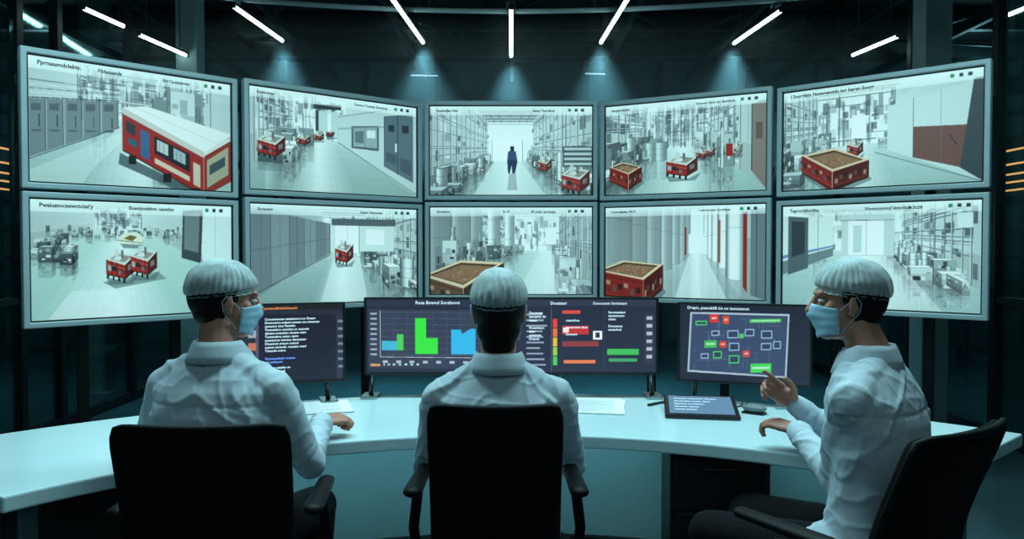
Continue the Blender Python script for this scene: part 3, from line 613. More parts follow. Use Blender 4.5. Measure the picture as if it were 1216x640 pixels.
def text(s,x,z,size,m,parent,y=-.004,name='screen_text',align='LEFT',sx=1.,bold=.012):
    if '\n' in s:
        for i,t in enumerate(s.split('\n')):
            if t.strip(): text(t,x,z-i*size*1.05,size,m,parent,y,name,align,sx,bold)
        return
    cu=bpy.data.curves.new(name,'FONT');cu.body=s;cu.size=size;cu.align_x=align;cu.resolution_u=2;cu.offset=size*bold
    o=bpy.data.objects.new(name,cu);COL.objects.link(o);dg=bpy.context.evaluated_depsgraph_get();me=bpy.data.meshes.new_from_object(o.evaluated_get(dg));bpy.data.objects.remove(o)
    me.name=name;me.materials.clear();o=bpy.data.objects.new(name,me);o.location=(x,y,z);o.rotation_euler=(math.pi/2,0,0);o.scale=(sx,1,1);return reg(o,parent,m)
def frame(name,w,h,t,d,m,parent,y0=0.,bev=.004):
    vs=[];
    for y in(y0-d/2,y0+d/2):
        for (a,b) in ((w/2,h/2),(w/2-t,h/2-t)):
            vs+=[(-a,y,-b),(a,y,-b),(a,y,b),(-a,y,b)]
    fs=[]
    for i in range(4):
        j=(i+1)%4
        fs+=[(i,j,4+j,4+i),(8+j,8+i,12+i,12+j),(j,i,8+i,8+j),(4+i,4+j,12+j,12+i)]
    o=mk(name,vs,fs,m,parent);b=o.modifiers.new('b','BEVEL');b.width=bev;b.segments=2;return o
HT={'U1':("Pprnaasmdclekts.","Fildassands","Ext:Cautnatstisn"),'U2':("Eonisnonen -","","Donnre Yoenetn Serninnas"),'U3':("Eoalnadien Nen","","Sanor Tserclised"),
'U4':("Saopisnnanisn","","Sonuner Nurs tuv Ssnrtisne"),'U5':("I Soorrleto Noswvemtdu tor Isaren Soorr","",""),
'L1':("Pwaluatoceewctctat'y","Exentioeitbvn casetlsn",""),'L2':("Enoaneien","","Snannr Senrucieen"),'L3':("Sionidiran","E-cP","BV onlar tarntosan"),'L4':("Comudaelen NUT","","I usmnnonan turndisan"),'L5':("Taproridioritbs","Noonounond Ienndisan","8 2lt2I8")}
LB={'U1':"wall display showing red trailer beside grey lockers",'U2':"wall display showing factory corridor with red cart and blue-grey doors",'U3':"wall display showing person walking along bright factory aisle",
'U4':"wall display showing machine hall with several red carts",'U5':"wall display showing open red crate of soil, white wall",'L1':"wall display showing factory floor, two red carts, white boat",
'L2':"wall display showing locker corridor with one red cart",'L3':"wall display showing tall steel tanks and wooden crate",'L4':"wall display showing silo aisle with red pillar and crate",'L5':"wall display showing bright doorway, machinery, blue wall stripe"}
cols=[((-2.45,3.98),(-1.645,4.77)),((-1.615,4.80),(-.645,5.63)),((-.618,5.67),(.605,5.67)),((.632,5.67),(1.665,5.11)),((1.685,5.06),(2.56,4.27))]
zr={'U':[(1.690,2.395),(1.715,2.41),(1.735,2.435),(1.73,2.425),(1.715,2.40)],'L':[(.985,1.675),(1.00,1.70),(1.03,1.72),(1.02,1.715),(1.00,1.69)]}
for row in 'UL':
    for i,(pl,pr_) in enumerate(cols):
        key=row+str(i+1);z0,z1=zr[row][i];dx,dy=pr_[0]-pl[0],pr_[1]-pl[1];w=math.hypot(dx,dy);h=z1-z0
        e=empty('wall_display',((pl[0]+pr_[0])/2,(pl[1]+pr_[1])/2,(z0+z1)/2),math.atan2(dy,dx),LB[key],'display screen','video wall displays')
        b=.030
        frame('bezel',w,h,b,.05,M_bez,e,0.,.006);frame('inner_rim',w-2*b+.002,h-2*b+.002,.009,.03,M_black,e,0.004,.002)
        box('housing',(w-.02,.07,h-.02),(0,.055,0),M_dark,e,.01)
        sw,sh=w-2*b-.014,h-2*b-.014
        s=screen_mesh('screen',sw,sh,CANV[key],e,-.002,grain=.012,seed=i+7*(row=='L'),tone=True)
        a,c,d=HT[key]
        if a:text(a,-sw*.46,sh*.5-sh*.062,.029 if i in(0,4) else .024,T_blk,s,bold=.03)
        if c:text(c,-sw*(.19 if key=='U1' else .05),sh*.5-sh*.062,.027,T_blk if i==0 else T_gry,s,bold=.03)
        if d:text(d,sw*(.20),sh*.5-sh*.062,.023,T_blk,s,align='CENTER',bold=.03)
st=empty('video_wall_stand',(0,0,0),label='dark steel support frame carrying the curved video wall',cat='support frame')
for (pl,pr_) in cols:
    dx,dy=pr_[0]-pl[0],pr_[1]-pl[1];L=math.hypot(dx,dy);a=math.atan2(dy,dx);nx,ny=-math.sin(a),math.cos(a)
    for z in (1.15,1.55,1.9,2.25): box('cross_rail',(L-.02,.035,.05),((pl[0]+pr_[0])/2+nx*.11,(pl[1]+pr_[1])/2+ny*.11,z),M_black,st,rz=a)
    for t in (.28,.72):
        x=pl[0]+dx*t+nx*.15;y=pl[1]+dy*t+ny*.15;box('upright',(.05,.05,2.3),(x,y,1.15),M_black,st,rz=a);box('foot_plate',(.16,.4,.03),(x,y,.015),M_black,st,rz=a)
# ---------------------------------------------------------------- desk
def arc(r0,r1,z0,z1,a0,a1,n=72,cy=1.14):
    vs=[];fs=[]
    for i in range(n+1):
        a=math.radians(a0+(a1-a0)*i/n);s,c=math.sin(a),math.cos(a)
        vs+=[(r0*s,cy+r0*c,z0),(r1*s,cy+r1*c,z0),(r1*s,cy+r1*c,z1),(r0*s,cy+r0*c,z1)]
    for i in range(n):
        o=i*4
        for j in range(4):
            k2=(j+1)%4;fs.append((o+j,o+k2,o+4+k2,o+4+j))
    fs.append((3,2,1,0));e=n*4;fs.append((e,e+1,e+2,e+3));return vs,fs
desk=empty('curved_console_desk',(0,0,0),label='long curved white console desk with pale teal front panel',cat='desk')
def arcobj(name,*a,m=M_desk,bev=.006,par=desk):
    vs,fs=arc(*a);o=mk(name,vs,fs,m,par);b=o.modifiers.new('b','BEVEL');b.width=bev;b.segments=2;b.limit_method='ANGLE';return o
arcobj('worktop',1.57,2.36,.705,.75,-56,48)
arcobj('front_panel',2.12,2.15,.17,.705,-50,40,m=M_panel,bev=.003)
arcobj('kick_plate',2.10,2.20,.0,.17,-50,40,m=M_dark,bev=.003)
arcobj('panel_rib',2.09,2.125,.20,.215,-50,40,m=M_dark,bev=.003)
M_fill=mat('panel_fill_strip',(.6,.95,1),.4,emis=8.0,ecol=(.66,.95,1),var=.01)  # glow for the added strip that brightens the front panel
arcobj('panel_fill_strip',1.86,1.89,.692,.703,-50,40,m=M_fill,bev=.001)  # added glowing strip under the worktop, there only to light the panel
for a in (-52,44):
    r=math.radians(a)
    for rr in (1.72,2.22): box('leg',(.05,.05,.705),(rr*math.sin(r),1.14+rr*math.cos(r),.3525),M_tank,desk,.005,rz=-r)
    box('foot_rail',(.05,.62,.05),(1.97*math.sin(r),1.14+1.97*math.cos(r),.03),M_tank,desk,.005,rz=-r)
def pedestal(x,y,rz,w,d,h,lab):
    e=empty('drawer_pedestal',(x,y,0),rz,lab,'cabinet')
    box('body',(w,d,h-.04),(0,0,(h-.04)/2+.04),M_dark,e,.006)
    for i in range(3):
        dr=box('drawer',(w-.03,.02,(h-.1)/3-.012),(0,-d/2-.008,.09+(h-.1)/3*(i+.5)),M_dark,e,.004);box('handle',(.12,.015,.012),(0,-.018,.05),M_black,dr,.003)
    for a in(-1,1):
        for b in(-1,1): cyl('caster',.02,.04,(a*(w/2-.05),b*(d/2-.05),.02),M_black,e,12)
pedestal(.735,2.90,-.10,.34,.34,.685,'black three-drawer pedestal standing under the curved desk')
pedestal(-1.40,2.45,.75,.40,.42,.685,'black drawer pedestal under the end of desk')
def desk_monitor(key,pl,pr_,z0,z1,lab,legs,tilt=0.):
    dx,dy=pr_[0]-pl[0],pr_[1]-pl[1];w=math.hypot(dx,dy);h=z1-z0
    e=empty('desk_monitor',((pl[0]+pr_[0])/2,(pl[1]+pr_[1])/2,.75),math.atan2(dy,dx),lab,'monitor','desk monitors')
    zc=(z0+z1)/2-.75
    fr=frame('bezel',w,h,.010,.022,M_black,e,0,.003);fr.location=(0,0,zc)
    box('housing',(w-.01,.03,h-.01),(0,.022,zc),M_dark,e,.008)
    s=screen_mesh('screen',w-.018,h-.018,CANV[key],e,-.003,(0,0,zc),grain=.0)
    for lx in legs:
        tube('stand_leg',[(lx,.045,zc),(lx,.065,.10),(lx,.05,.045),(lx,.03,.014)],.011,M_chr,e);box('stand_foot',(.07,.12,.012),(lx,.02,.006),M_chr,e,.004)
    cyl('stand_disc',.035,.02,(0,.045,zc),M_dark,e,20,rx=math.pi/2)
    return e,s,w-.018,h-.018
e,s,w,h=desk_monitor('D1',(-1.20,3.13),(-.695,3.31),.835,1.165,'black desk monitor showing purple text log and icons',(.20,-.16))
code="\n".join(["Coosentauaes uaeslanmrs.cn: Doasn","Doanuaten.nadaed suuesn nss mnaensn","uanasant sten Pamdnt","Tauesaduns anaetisn sn suanetn","danaes-cosantisn nauaen snan","Tunaandsns snnan casns","asunaetnsn inanses danunatsn","Dnasunet snausn cnatsd","suanet nsnaudn. nsuaetn snad","Tnausdn snane"])
text("ppiuoaeenonotoedltnlulctlcasoln",-w*.22,h*.45,.0145,T_org,s);text(code,-w*.10,h*.31,.0135,T_wht,s);text("Dosnuasdtsen scosnn\nosl nsdnauet",-w*.10,-h*.20,.0135,T_blue,s);text("Dnausn snaden sn\ncnadsnt naued\nosl",-w*.10,-h*.32,.0135,T_wht,s)
e,s,w,h=desk_monitor('D2',(-.628,3.38),(-.003,3.38),.850,1.180,'black desk monitor showing green and blue bar chart',(-.29,.1))
text("Rosa Bownd Sondtown",0,h*.435,.020,T_wht,s,align='CENTER');text("6   10   20    32    44    56    60",-w*.38,-h*.40,.012,T_wht,s)
e,s,w,h=desk_monitor('D3',(.003,3.38),(.622,3.38),.850,1.180,'black desk monitor showing status lists with red and green markers',(-.1,.29))
text("Dnasisaer",-w*.25,h*.43,.018,T_wht,s);text("Oonunaunt Sendutaun",w*.05,h*.43,.016,T_wht,s)
text("Dacuneat\nsanusntn dn\nnausn\n\nNusantaun\ndsan\nusnatsen\nDnaust",-w*.40,h*.30,.015,T_wht,s);text("Saunatsadant\nsananetunsn\nndsan\n\nDnaustuna\nsanasdnsd",w*.16,h*.31,.014,T_wht,s);text("cnausdnea\n\nnuasanetns daua\n\nSnausatn",-w*.14,h*.20,.014,T_wht,s)
e,s,w,h=desk_monitor('D4',(.69,3.31),(1.185,3.13),.835,1.165,'black desk monitor showing process diagram with red and green blocks',(-.2,.16))
text("Drapic, paanuklift bis nn tsotuxsnun",-w*.44,h*.44,.017,T_wht,s)
# ---------------------------------------------------------------- desk items
def paper(cx,cy,rz,n,lab,w=.21,d=.297):
    e=empty('paper_stack',(cx,cy,.75),rz,lab,'paper')
    for i in range(n):
        box('sheet',(w,d,.0012),((i%2)*.008,(i%3)*.006,.0008+i*.0015),M_paper,e,rz=.03*(i%3-1)*2)
    vs=[];fs=[]
    for j in range(14):
        z=.0012+n*.0015;y=d*.38-j*.018;L=w*(.75 if j%4 else .5);o=len(vs);vs+=[(-w*.4,y,z),(-w*.4+L,y,z),(-w*.4+L,y+.003,z),(-w*.4,y+.003,z)];fs.append((o,o+1,o+2,o+3))
    mk('printed_lines',vs,fs,M_ink,e)
def dp(x,y,z=.75):
    d=F*(CH-z)/(y-HY);return ((x-CX)/F*d,d)
p=dp(370,486);paper(p[0],p[1],.35,4,'stack of white printed sheets lying on the desk',.28,.26)
p=dp(705,484);paper(p[0],p[1],-.12,5,'stack of white printed sheets on desk beside seated person',.23,.30)
p=dp(833,492);t=empty('tablet_computer',(p[0],p[1],.75),-.16,'black tablet computer with dark screen lying on the desk','tablet')
bd=box('tablet_body',(.275,.235,.014),(0,0,.026),M_black,t,.005,rx=.16);box('tablet_screen',(.240,.192,.002),(0,0,.0078),emat('tablet_glow',(.30,.38,.47),.9),bd)
for i,l in enumerate(("Doanes suanetisn daunsn","sanunaets anusn dans","Sauntas anudaenn","dansutn saune","nsaud sanetn")):
    tt=text(l,0,0,.016,T_wht,bd,name='tablet_text');tt.location=(-.10,.06-i*.03,.0095);tt.rotation_euler=(0,0,0)
box('tablet_foot',(.2,.02,.034),(0,.095,.017),M_black,t,.004)
p=dp(897,492);ms=empty('computer_mouse',(p[0],p[1],.75),.9,'pale grey computer mouse on the desk','mouse')
M_mouse=mat('mouse_plastic',(.45,.50,.52),.5)
bake('mouse_shell',[ellip((0,0,.022),(.028,.050,.016)),],.003,2,M_mouse,ms);box('scroll_wheel',(.006,.018,.008),(0,.026,.034),M_black,ms,.002);box('mouse_base',(.046,.084,.008),(0,0,.004),M_dark,ms,.002)
p=dp(782,482);pn=empty('stylus_pen',(p[0],p[1],.75),.5,'thin black stylus pen lying beside tablet','pen')
tube('pen_barrel',[(-.05,0,.006),(.05,.02,.006)],.005,M_black,pn);tube('pen_tip',[(.05,.02,.006),(.062,.0245,.005)],.002,M_chr,pn)
p=dp(868,486);cb=[(p[0]+.05*t,p[1]+.02*math.sin(t*5)+.05*t,.754) for t in np.linspace(0,1.6,14)]
tag(tube('cable',cb,.003,M_black),'thin black cable lying on desk by tablet','cable')
# ---------------------------------------------------------------- chairs
def chair(x,y,rz,bw,bh0,bh1,lab,armx=.25,tilt=.08,armz=.70):
    e=empty('office_chair',(x,y,0),rz,lab,'chair','office chairs')
    for i in range(5):
        a=i*2*math.pi/5+.3;L=mk('base_leg',*capsule((0,0,.10),(.28*math.cos(a),.28*math.sin(a),.075),.026,.016,10),M_chp,e,True)
        cyl('caster',.028,.04,(.29*math.cos(a),.29*math.sin(a),.028),M_black,e,16,rx=math.pi/2)
    cyl('gas_column',.025,.30,(0,0,.25),M_chr,e,16);box('seat_mechanism',(.2,.24,.05),(0,0,.385),M_chp,e,.01)
    vs,fs=loft([(0,0.01,.405,.20,.19),(0,0.01,.42,.245,.235),(0,0.01,.45,.25,.24),(0,0.01,.47,.235,.225)],40,4);mk('seat',vs,fs,M_ch,e,True)
    n=20;vs=[];fs=[]
    for i in range(n+1):
        for j in range(n+1):
            u=-1+2*j/n;v_=-1+2*i/n
            xx=u*bw/2*(1-.05*v_**14)*(1-.05*(1-v_)*.5);zz=(bh0+bh1)/2+v_*(bh1-bh0)/2*(1-.035*abs(u)**14)
            yy=-.245+.04*u*u-tilt*(zz-.6)+.02*math.cos((zz-.68)*9)
            vs.append((xx,yy,zz))
    for i in range(n):
        for j in range(n):
            a=i*(n+1)+j;fs.append((a,a+1,a+n+2,a+n+1))
    o=mk('backrest',vs,fs,M_ch,e,True);md=o.modifiers.new('s','SOLIDIFY');md.thickness=.04;md.offset=0;b=o.modifiers.new('b','BEVEL');b.width=.014;b.segments=3
    pts=[]
    for (i,j) in [(0,j) for j in range(n+1)]+[(i,n) for i in range(1,n+1)]+[(n,j) for j in range(n-1,-1,-1)]+[(i,0) for i in range(n-1,0,-1)]:
        q=vs[i*(n+1)+j];pts.append((q[0],q[1]-.01,q[2]))
    tube('back_frame',pts,.009,M_chp,e,cyc=True)
    tube('back_support',[(0,-.05,.385),(0,-.22,.38),(0,-.27,.46),(0,-.265-tilt*.05,.62)],.022,M_chp,e)
    for s_ in(-1,1):
        a=tube('armrest',[(s_*.20,.02,.40),(s_*(armx+.0),.02,.42),(s_*(armx+.015),.01,.55),(s_*armx,0,armz-.03)],.016,M_chp,e)
        V=[capsule((s_*armx,-.13,armz),(s_*(armx-.01),.12,armz+.005),.028,.024,16)]
        vs2,fs2=V[0];vs2=[Vector((q.x,q.y,armz+(q.z-armz)*.6)) for q in vs2];mk('arm_pad',vs2,fs2,M_chp,a,True)
    return e
chair(-.78,2.20,math.radians(3),.425,.50,.950,'black office swivel chair with wide fabric back, person seated')
chair(-.045,2.36,0,.35,.50,.968,'black office swivel chair with narrow tall fabric back',armx=.235)
chair(.86,2.08,math.radians(35),.42,.48,.968,'black office swivel chair turned sideways with tilted back',tilt=.22)
# ---------------------------------------------------------------- people
def hand(shapes,w,d,nrm,side,curl=(.5,.5,.5,.5),thumb=.3,spread=.06,S=.93):
    w=Vector(w);d=Vector(d).normalized();nrm=Vector(nrm);nrm=(nrm-d*nrm.dot(d)).normalized();s=Vector(side);s=(s-d*s.dot(d)-nrm*s.dot(nrm)).normalized()
    M=Matrix((s,d,nrm)).transposed()
    shapes.append(ellip(w+d*.048*S,(.038*S,.054*S,.0155),M));shapes.append(capsule(w-d*.02,w+d*.03*S,.024,.021))
    shapes.append(ellip(w+d*.035*S+s*.022*S-nrm*.006,(.018*S,.036*S,.015),M))
    offs=(-.030*S,-.0105*S,.0105*S,.030*S);Ls=(.062*S,.078*S,.084*S,.075*S)
    for i in range(4):
        c=curl[i];root=w+d*(.080+(.008 if i in(1,2) else 0))*S+s*offs[i];dd=(d+s*(i-1.5)*spread).normalized();p0=root;ang=c*.35
        shapes.append(capsule(w+d*.035*S+s*offs[i]*.7,root,.010,.0100,10,3))
        for k_,fr in enumerate((.46,.30,.24)):
            dir_=(dd*math.cos(ang)-nrm*math.sin(ang));q=p0+dir_*Ls[i]*fr;r0=(.0088,.0081,.0074)[k_]*(.9 if i==0 else 1);shapes.append(capsule(p0,q,r0,r0*.93,10,3));p0=q;ang+=c*(.9 if k_==0 else .7)
    p0=w+d*.022*S+s*.027*S-nrm*.004;dd=(d*.62+s*.75-nrm*.25).normalized()
    for k_,(L,r) in enumerate(((.034,.0120),(.028,.0105),(.023,.0092))):
        q=p0+dd*L;shapes.append(capsule(p0,q,r,r*.93,10,3));p0=q;dd=(dd+d*.35-s*thumb-nrm*.1).normalized()
def ik(sh,wr,l1,l2,pole):
    sh=Vector(sh);wr=Vector(wr);v_=wr-sh;D=v_.length
    if D>l1+l2-.005: wr=sh+v_.normalized()*(l1+l2-.005);v_=wr-sh;D=v_.length
    a=(l1*l1-l2*l2+D*D)/(2*D);hh=math.sqrt(max(0,l1*l1-a*a));u=v_.normalized();p=Vector(pole);p=(p-u*p.dot(u)).normalized();return sh+u*a+p*hh,wr
def person(root,rz,dz,headyaw,pitch,lab,arms,lean=0.,seed=0,hairlow=False,sw=.165,feet=(0.40,.42),knee=(.12,.42),zsh=0.,tw=1.,hs=1.,hup=0.,bow=.015,hf=0.):
    e=empty('person',(root[0],root[1],0),rz,lab,'person')
    Ri=Matrix.Rotation(-rz,3,'Z');loc=lambda p:Ri@(Vector(p)-Vector((root[0],root[1],0)));lv=lambda p:Ri@Vector(p)
    hz=1.20+dz+hup;ly=lambda z:lean*(z-.5)-bow*math.sin(math.pi*max(0,min(1,(z-.5)/.65)))
    HM=Matrix.Translation((0,ly(1.2)+.005+hf,hz))@Matrix.Rotation(headyaw,4,'Z')@Matrix.Rotation(pitch,4,'X')@Matrix.Scale(hs,4)
    def hx(sh): vs,fs=sh;return [HM@Vector(v) for v in vs],fs
    body=[];coat=[]
    H=[ellip((0,-.012,.032),(.074,.095,.086)),ellip((0,.026,-.03),(.060,.066,.085)),ellip((0,.058,-.092),(.028,.028,.022)),capsule((0,.092,.016),(0,.112,-.022),.008,.012),
       capsule((-.034,.080,.030),(.034,.080,.030),.013,.013),capsule((-.022,.078,-.07),(.022,.078,-.07),.012,.012),capsule((-.045,.058,-.012),(-.04,.06,-.03),.018,.02),capsule((.045,.058,-.012),(.04,.06,-.03),.018,.02),capsule((-.045,.0,-.075),(-.02,.055,-.09),.02,.02),capsule((.045,.0,-.075),(.02,.055,-.09),.02,.02)]
    for s_ in(-1,1):
        H.append(ellip((s_*.077,-.006,-.004),(.008,.018,.031),Matrix.Rotation(s_*-.35,3,'Z')));H.append(capsule((s_*.074,.004,-.03),(s_*.074,.0,-.034),.009,.008,8,3))
    body+=[hx(s_) for s_ in H]
    nb=Vector((0,ly(1.05)-.015,1.04+dz));nt_=HM@Vector((0,-.022,-.05));body.append(capsule(nb,nt_,.056,.050))
    zz=lambda z:z+(dz+zsh)*max(0,min(1,(z-.5)*2))
    tor=[(.50,.15,.10),(.62,.135,.09),(.70,.13,.09),(.78,.13,.09),(.90,.145,.095),(1.0,.14,.085),(1.04,.09,.07),(1.07,.05,.05)]
    body.append(loft([(0,ly(z),zz(z),a,b) for z,a,b in tor]))
    tc=[(.47,.180,.145),(.60,.162,.122),(.68,.156*tw,.115),(.76,.156*tw,.113),(.84,.168*tw,.115),(.90,.178*tw,.116),(.965,.182*tw,.106),(1.02,.14,.086),(1.06,.082,.070),(1.085,.064,.064)]
    coat.append(loft([(0,ly(z),zz(z),a,b) for z,a,b in tc],40))
    zs=.965+dz+zsh
    for s_ in(-1,1):
        coat.append(capsule((s_*.03,ly(1)-.012,1.045+dz+zsh*.6),(s_*sw,ly(1)-.005,zs+.004),.048,.052));body.append(capsule((s_*.03,ly(1)-.01,1.035+dz+zsh*.6),(s_*sw,ly(1),zs),.036,.040))
    AR={}
    for s_,(wr,pole,hd,nr,curl,thumb) in zip((-1,1),arms):
        sh=Vector((s_*sw,ly(1),zs));el,w=ik(sh,loc(wr),.285,.25,lv(pole));AR[s_]=(sh,el,w)
        body+= [capsule(sh,el,.038,.033),capsule(el,w,.032,.024)]
        d=lv(hd).normalized();n_=lv(nr)
        sd=(d.cross(n_) if s_<0 else n_.cross(d));hand(body,w,d,n_,sd,curl,thumb)
        mid=sh.lerp(el,.5)
        coat+=[capsule(sh,mid,.057,.053),capsule(mid,el,.053,.047),capsule(el,el.lerp(w,.5),.047,.041),capsule(el.lerp(w,.5),el.lerp(w,.92),.041,.034)]
    TR=[ellip((0,0.0,.545),(.155,.125,.09))];
    for s_ in(-1,1):
        hp=Vector((s_*.09,.02,.545));kn=Vector((s_*knee[0],knee[1],.53));an=Vector((s_*.11,feet[0],.10))
        body+=[capsule(hp,kn,.072,.050),capsule(kn,an,.048,.034),capsule(an,an+Vector((0,.02,-.05)),.033,.03),capsule(an+Vector((0,-.03,-.055)),an+Vector((0,.12,-.062)),.03,.025)]
        TR+=[capsule(hp,kn,.088,.066),capsule(kn,kn.lerp(an,.4),.064,.056),capsule(kn.lerp(an,.4),an,.056,.05)]
        coat.append(capsule(hp,hp.lerp(kn,.12),.098,.096))
        bake('shoe',[capsule(an+Vector((0,-.035,-.055)),an+Vector((0,.07,-.055)),.042,.042),ellip(an+Vector((0,.13,-.064)),(.044,.06,.034)),capsule(an+Vector((0,0,-.05)),an+Vector((0,0,-.01)),.044,.046)],.007,3,M_shoe,e)
    b=bake('body',body,.0042,3,M_skin,e)
    rs=Vector((seed*3.1,seed*1.7,0))
    def ridge(v,k=6): return max(0,1-abs(noise.noise(v))*k)**2
    def fold(p):
        q=p+Vector((noise.noise(p*4+rs),noise.noise(p*4-rs),noise.noise(p*5)))*.07
        a=noise.noise(p*4+rs)*.004-.001
        sgn=1 if p.x>0 else -1
        a+=.0060*ridge(Vector((q.x*5*sgn+q.z*4,q.y*3,q.z*2.5-q.x*3.5*sgn))+rs,6)
        a+=.0042*ridge(Vector((q.x*12,q.y*7,q.z*4))+rs*2,6)
        a+=.0028*ridge(Vector((q.x*10*sgn-q.z*13,q.y*8,q.z*9))+rs*3,6)
        for s_ in(-1,1):
            sh,el,w=AR[s_];dd=(p-el).length
            if dd<.14: a+=(abs(math.sin(dd*70+noise.noise(p*9)*4))-.6)*.0060*(1-dd/.14)
            dd=(p-w).length
            if .03<dd<.13: a+=(abs(math.sin(dd*90+noise.noise(p*14)*3))-.6)*.0030
            dd=(p-sh).length
            if dd<.13: a-=.0024*math.exp(-((dd-.085)/.006)**2)
            dd=(p-(sh+Vector((-s_*.03,0,-.07)))).length
            if dd<.13: a+=.0045*(1-dd/.13)*(abs(math.sin((p.x*s_*32+p.z*38)+noise.noise(p*8)*2))-.5)
        if abs(p.x)<.005 and p.y<0 and p.z>.55: a-=.0030
        if p.y<0 and abs(p.z-(.93+dz))<.004: a-=.0026
        return a
    ct=bake('lab_coat',coat,.0052,9,M_coat,e,fold)
    n=48;vs=[];fs=[]
    prof=((.057,1.052),(.060,1.082),(.0605,1.098),(.067,1.100),(.073,1.086),(.081,1.064),(.088,1.042))
    for i in range(n):
        a=2*math.pi*i/n;fr=max(0,math.sin(a))
        for (r,z) in prof: vs.append((r*math.cos(a)*1.02,ly(1.08)-.012+hf*.4+r*math.sin(a)*1.05,z+dz+zsh*.8-.030*fr+.002*noise.noise(Vector((math.cos(a)*2,math.sin(a)*2,seed)))))
    m_=len(prof)
    for i in range(n):
        if i==12: continue
        for j in range(m_-1): fs.append((i*m_+j,((i+1)%n)*m_+j,((i+1)%n)*m_+j+1,i*m_+j+1))
    o=mk('collar',vs,fs,M_coat,ct,True);md=o.modifiers.new('s','SOLIDIFY');md.thickness=.0025
    for s_ in(-1,1):
        sh,el,w=AR[s_];u=(w-el).normalized();q=el.lerp(w,.95);o=mk('cuff',*capsule(q-u*.03,q+u*.002,.037,.034,20,4),M_coat,ct,True)
    tr=bake('trousers',TR,.009,4,M_trs,e)
    def shell(name,c,r,keep,m,par,wob=0.,thick=.004,seg=56,nn=36):
        vs,fs=ellip(c,r,None,seg,nn);V=[Vector(v) for v in vs];C=Vector(c)
        ff=[f for f in fs if keep(sum((V[i] for i in f),Vector())/len(f))]
        if wob:
            W=[]
            for v in V:
                d=v-C;a=math.atan2(d.y,d.x);t=max(0,1-max(0,d.z-.0)/r[2]);pin=0
                g_=abs(math.sin(a*15+seed+1.5*noise.noise(v*9)))-.6
                if name=='hairnet':
                    lvl=v.z-(.024+.20*(v.y+.016)); pin=-.09*math.exp(-(lvl/.008)**2)+.02*math.exp(-((lvl-.03)/.02)**2)
                W.append(C+d*(1+wob*(1.5*g_*min(1,t*1.6)+1.0*noise.noise(v*18+rs)+.5*noise.noise(v*40+rs))+pin))
            V=W
        V=[HM@v for v in V];bm=bmesh.new();me=bpy.data.meshes.new(name);me.from_pydata([tuple(v) for v in V],[],ff);bm.from_mesh(me);bmesh.ops.delete(bm,geom=[v for v in bm.verts if not v.link_faces],context='VERTS');bm.to_mesh(me);bm.free();smooth(me)
        o=reg(bpy.data.objects.new(name,me),par,m)
        if thick: md=o.modifiers.new('s','SOLIDIFY');md.thickness=thick;md.offset=0
        return o
    low=-.075
    shell('hair',(0,-.018,.020),(.080,.099,.098),lambda c:(c.z>low and (c.y<.022 or c.z>.060) and not(c.y>-.012 and c.z<.000)),M_hair,e,.008,.006)
    if hairlow: bake('nape_hair',[hx(ellip((0,-.058,-.055),(.066,.044,.060))),hx(ellip((0,-.055,-.10),(.052,.036,.036)))],.005,3,M_hair,e)
    else: bake('nape_hair',[hx(ellip((0,-.050,-.035),(.068,.050,.048))),],.005,3,M_hair,e)
    net=shell('hairnet',(0,-.018,.044),(.0875,.111,.094),lambda c:c.z>.014+.20*(c.y+.016),M_net,e,.030,0,180,80)
    pts=[]
    for i in range(60):
        a=2*math.pi*i/60;x=.0815*math.cos(a);y=-.016+.102*math.sin(a);pts.append(HM@Vector((x,y,.024+.20*(y+.016)+.0012*math.sin(a*13))))
    tube('elastic_band',pts,.0020,mat('band',(.50,.60,.61),.8),net,cyc=True)
    for s_ in(-1,1):
        ey=mk('eye',*hx(ellip((s_*.032,.0795,.008),(.0145,.0122,.0070))),M_eye,e,True);mk('iris',*hx(ellip((s_*.033,.0905,.008),(.0055,.003,.0055))),M_iris,ey,True)
        mk('eyebrow',*hx(capsule((s_*.018,.0920,.028),(s_*.046,.082,.030),.0030,.0020,8,3)),M_hair,e,True)
    na,nt2=28,14;vs=[];fs=[]
    for i in range(nt2+1):
        t=i/nt2
        for j in range(na+1):
            a=math.radians(-82+164*j/na);z=.000-.014*abs(math.sin(a))**2-(.108-.03*abs(math.sin(a))**1.5)*t
            rr=1-.25*max(0,t-.55)**1.3;x=.0715*math.sin(a)*rr;y=.024+.072*max(0,math.cos(a))**.85*rr+.024*math.exp(-(a/.5)**2)*math.exp(-((t-.28)/.28)**2)
            y+=.0016*math.sin(t*math.pi*7);vs.append(HM@Vector((x,y,z)))
    for i in range(nt2):
        for j in range(na): a=i*(na+1)+j;fs.append((a,a+na+1,a+na+2,a+1))
    mk_=mk('face_mask',vs,fs,M_maskm,e,True);md=mk_.modifiers.new('s','SOLIDIFY');md.thickness=.003;md.offset=1
    for s_ in(-1,1):
        pts=[HM@Vector(p) for p in ((s_*.070,.034,-.020),(s_*.079,.010,.002),(s_*.086,-.012,.020),(s_*.087,-.024,.0),(s_*.083,-.018,-.028),(s_*.071,.0,-.05),(s_*.064,.03,-.085))]
        tube('ear_loop',pts,.0011,M_maskm,mk_)
    return e
person((-.855,2.25),math.radians(-12),.020,math.radians(-50),math.radians(-5),'seated person in pale lab coat, hairnet, mask, hand on desk',
  [((-.98,2.60,.80),(-.5,-.3,-.9),(.3,1,-.05),(0,0,1),(.5,.5,.5,.5),.3),((-.628,2.625,.815),(.25,-.35,-1),(.72,.62,-.02),(.25,-.15,1),(1.8,1.7,1.6,1.5),.65)],lean=.11,seed=1,tw=1.05,sw=.170,hs=.91,hup=.01,bow=.02)
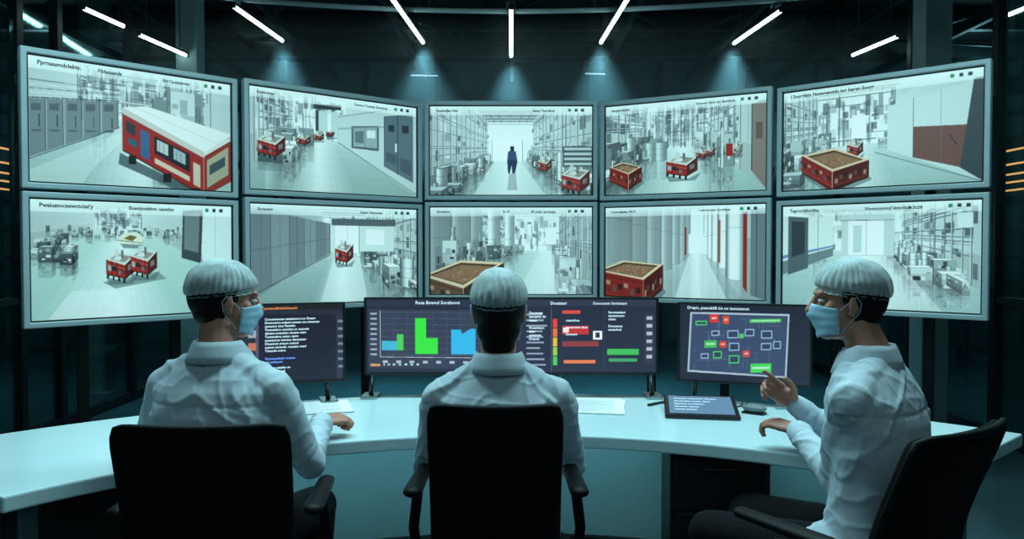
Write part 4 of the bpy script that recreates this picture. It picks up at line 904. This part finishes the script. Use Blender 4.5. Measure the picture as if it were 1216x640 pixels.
person((-.04,2.36),0,-.004,math.radians(0),math.radians(-3),'seated person in pale lab coat and hairnet facing the screens',
  [((-.15,2.73,.80),(-.55,-.2,-1),(.3,1,-.05),(0,0,1),(.4,.4,.4,.4),.3),((.08,2.73,.80),(.55,-.2,-1),(-.3,1,-.05),(0,0,1),(.4,.4,.4,.4),.3)],lean=.05,seed=2,hairlow=True,sw=.169,zsh=-.025,tw=1.04,hs=.97)
person((.985,2.18),math.radians(46),.022,math.radians(32),math.radians(-2),'seated masked person in lab coat and hairnet, gesturing with hand',
  [((.875,2.44,.828),(.2,-.6,-1),(-.60,.72,.10),(-.1,-.1,1),(1.2,1.1,.95,.6),.45),((.890,2.50,.895),(.5,.3,-1),(-.78,.1,.60),(.45,.80,.35),(1.5,1.4,1.1,.15),.2)],lean=.03,seed=5,feet=(.26,0),tw=1.0,sw=.155,hs=.91,hup=.012,bow=.035,hf=.040)
# ---------------------------------------------------------------- lights
def area(name,loc,rot,sx,sy,p,col):
    l=bpy.data.lights.new(name,'AREA');l.shape='RECTANGLE';l.size=sx;l.size_y=sy;l.energy=p;l.color=col;o=bpy.data.objects.new(name,l);o.location=loc;o.rotation_euler=rot;COL.objects.link(o)
area('overhead_light',(0,2.8,3.7),(math.radians(-12),0,0),4.2,.8,165,(.56,.94,1))
area('rear_fill_light',(0,-1.8,3.0),(math.radians(62),0,0),4,1.5,24,(.60,.94,1))
def pnt(name,loc,p,col,r=.15):
    l=bpy.data.lights.new(name,'POINT');l.energy=p;l.color=col;l.shadow_soft_size=r;o=bpy.data.objects.new(name,l);o.location=loc;COL.objects.link(o)
for x in (-5.8,5.8):
    for y in (5.5,10): pnt('hall_fill_light',(x,y,3.6),20,(.45,.9,1))  # added point fills, no fixtures, to brighten the hall beyond the glass
for x in (-2.2,0,2.2): pnt('back_fill_light',(x,9.4,1.6),10,(.3,.85,1))  # added point fills behind the video wall, lifting the dark background
for q in beams:
    l=bpy.data.lights.new('lamp_beam','SPOT');l.energy=320;l.spot_size=math.radians(76);l.spot_blend=1.;l.color=(.30,.76,.92);l.shadow_soft_size=.06;o=bpy.data.objects.new('lamp_beam',l);o.location=(q.x,q.y+.05,3.16);COL.objects.link(o)
w=bpy.data.worlds.new('world');sc.world=w;w.use_nodes=True;w.node_tree.nodes['Background'].inputs[0].default_value=(.01,.03,.035,1);w.node_tree.nodes['Background'].inputs[1].default_value=.5
cam=bpy.data.cameras.new('camera');cam.lens=28;cam.sensor_width=36;co=bpy.data.objects.new('camera',cam);co.location=(0,0,CH);co.rotation_euler=(math.pi/2-math.atan(23/946),0,0);COL.objects.link(co);sc.camera=co
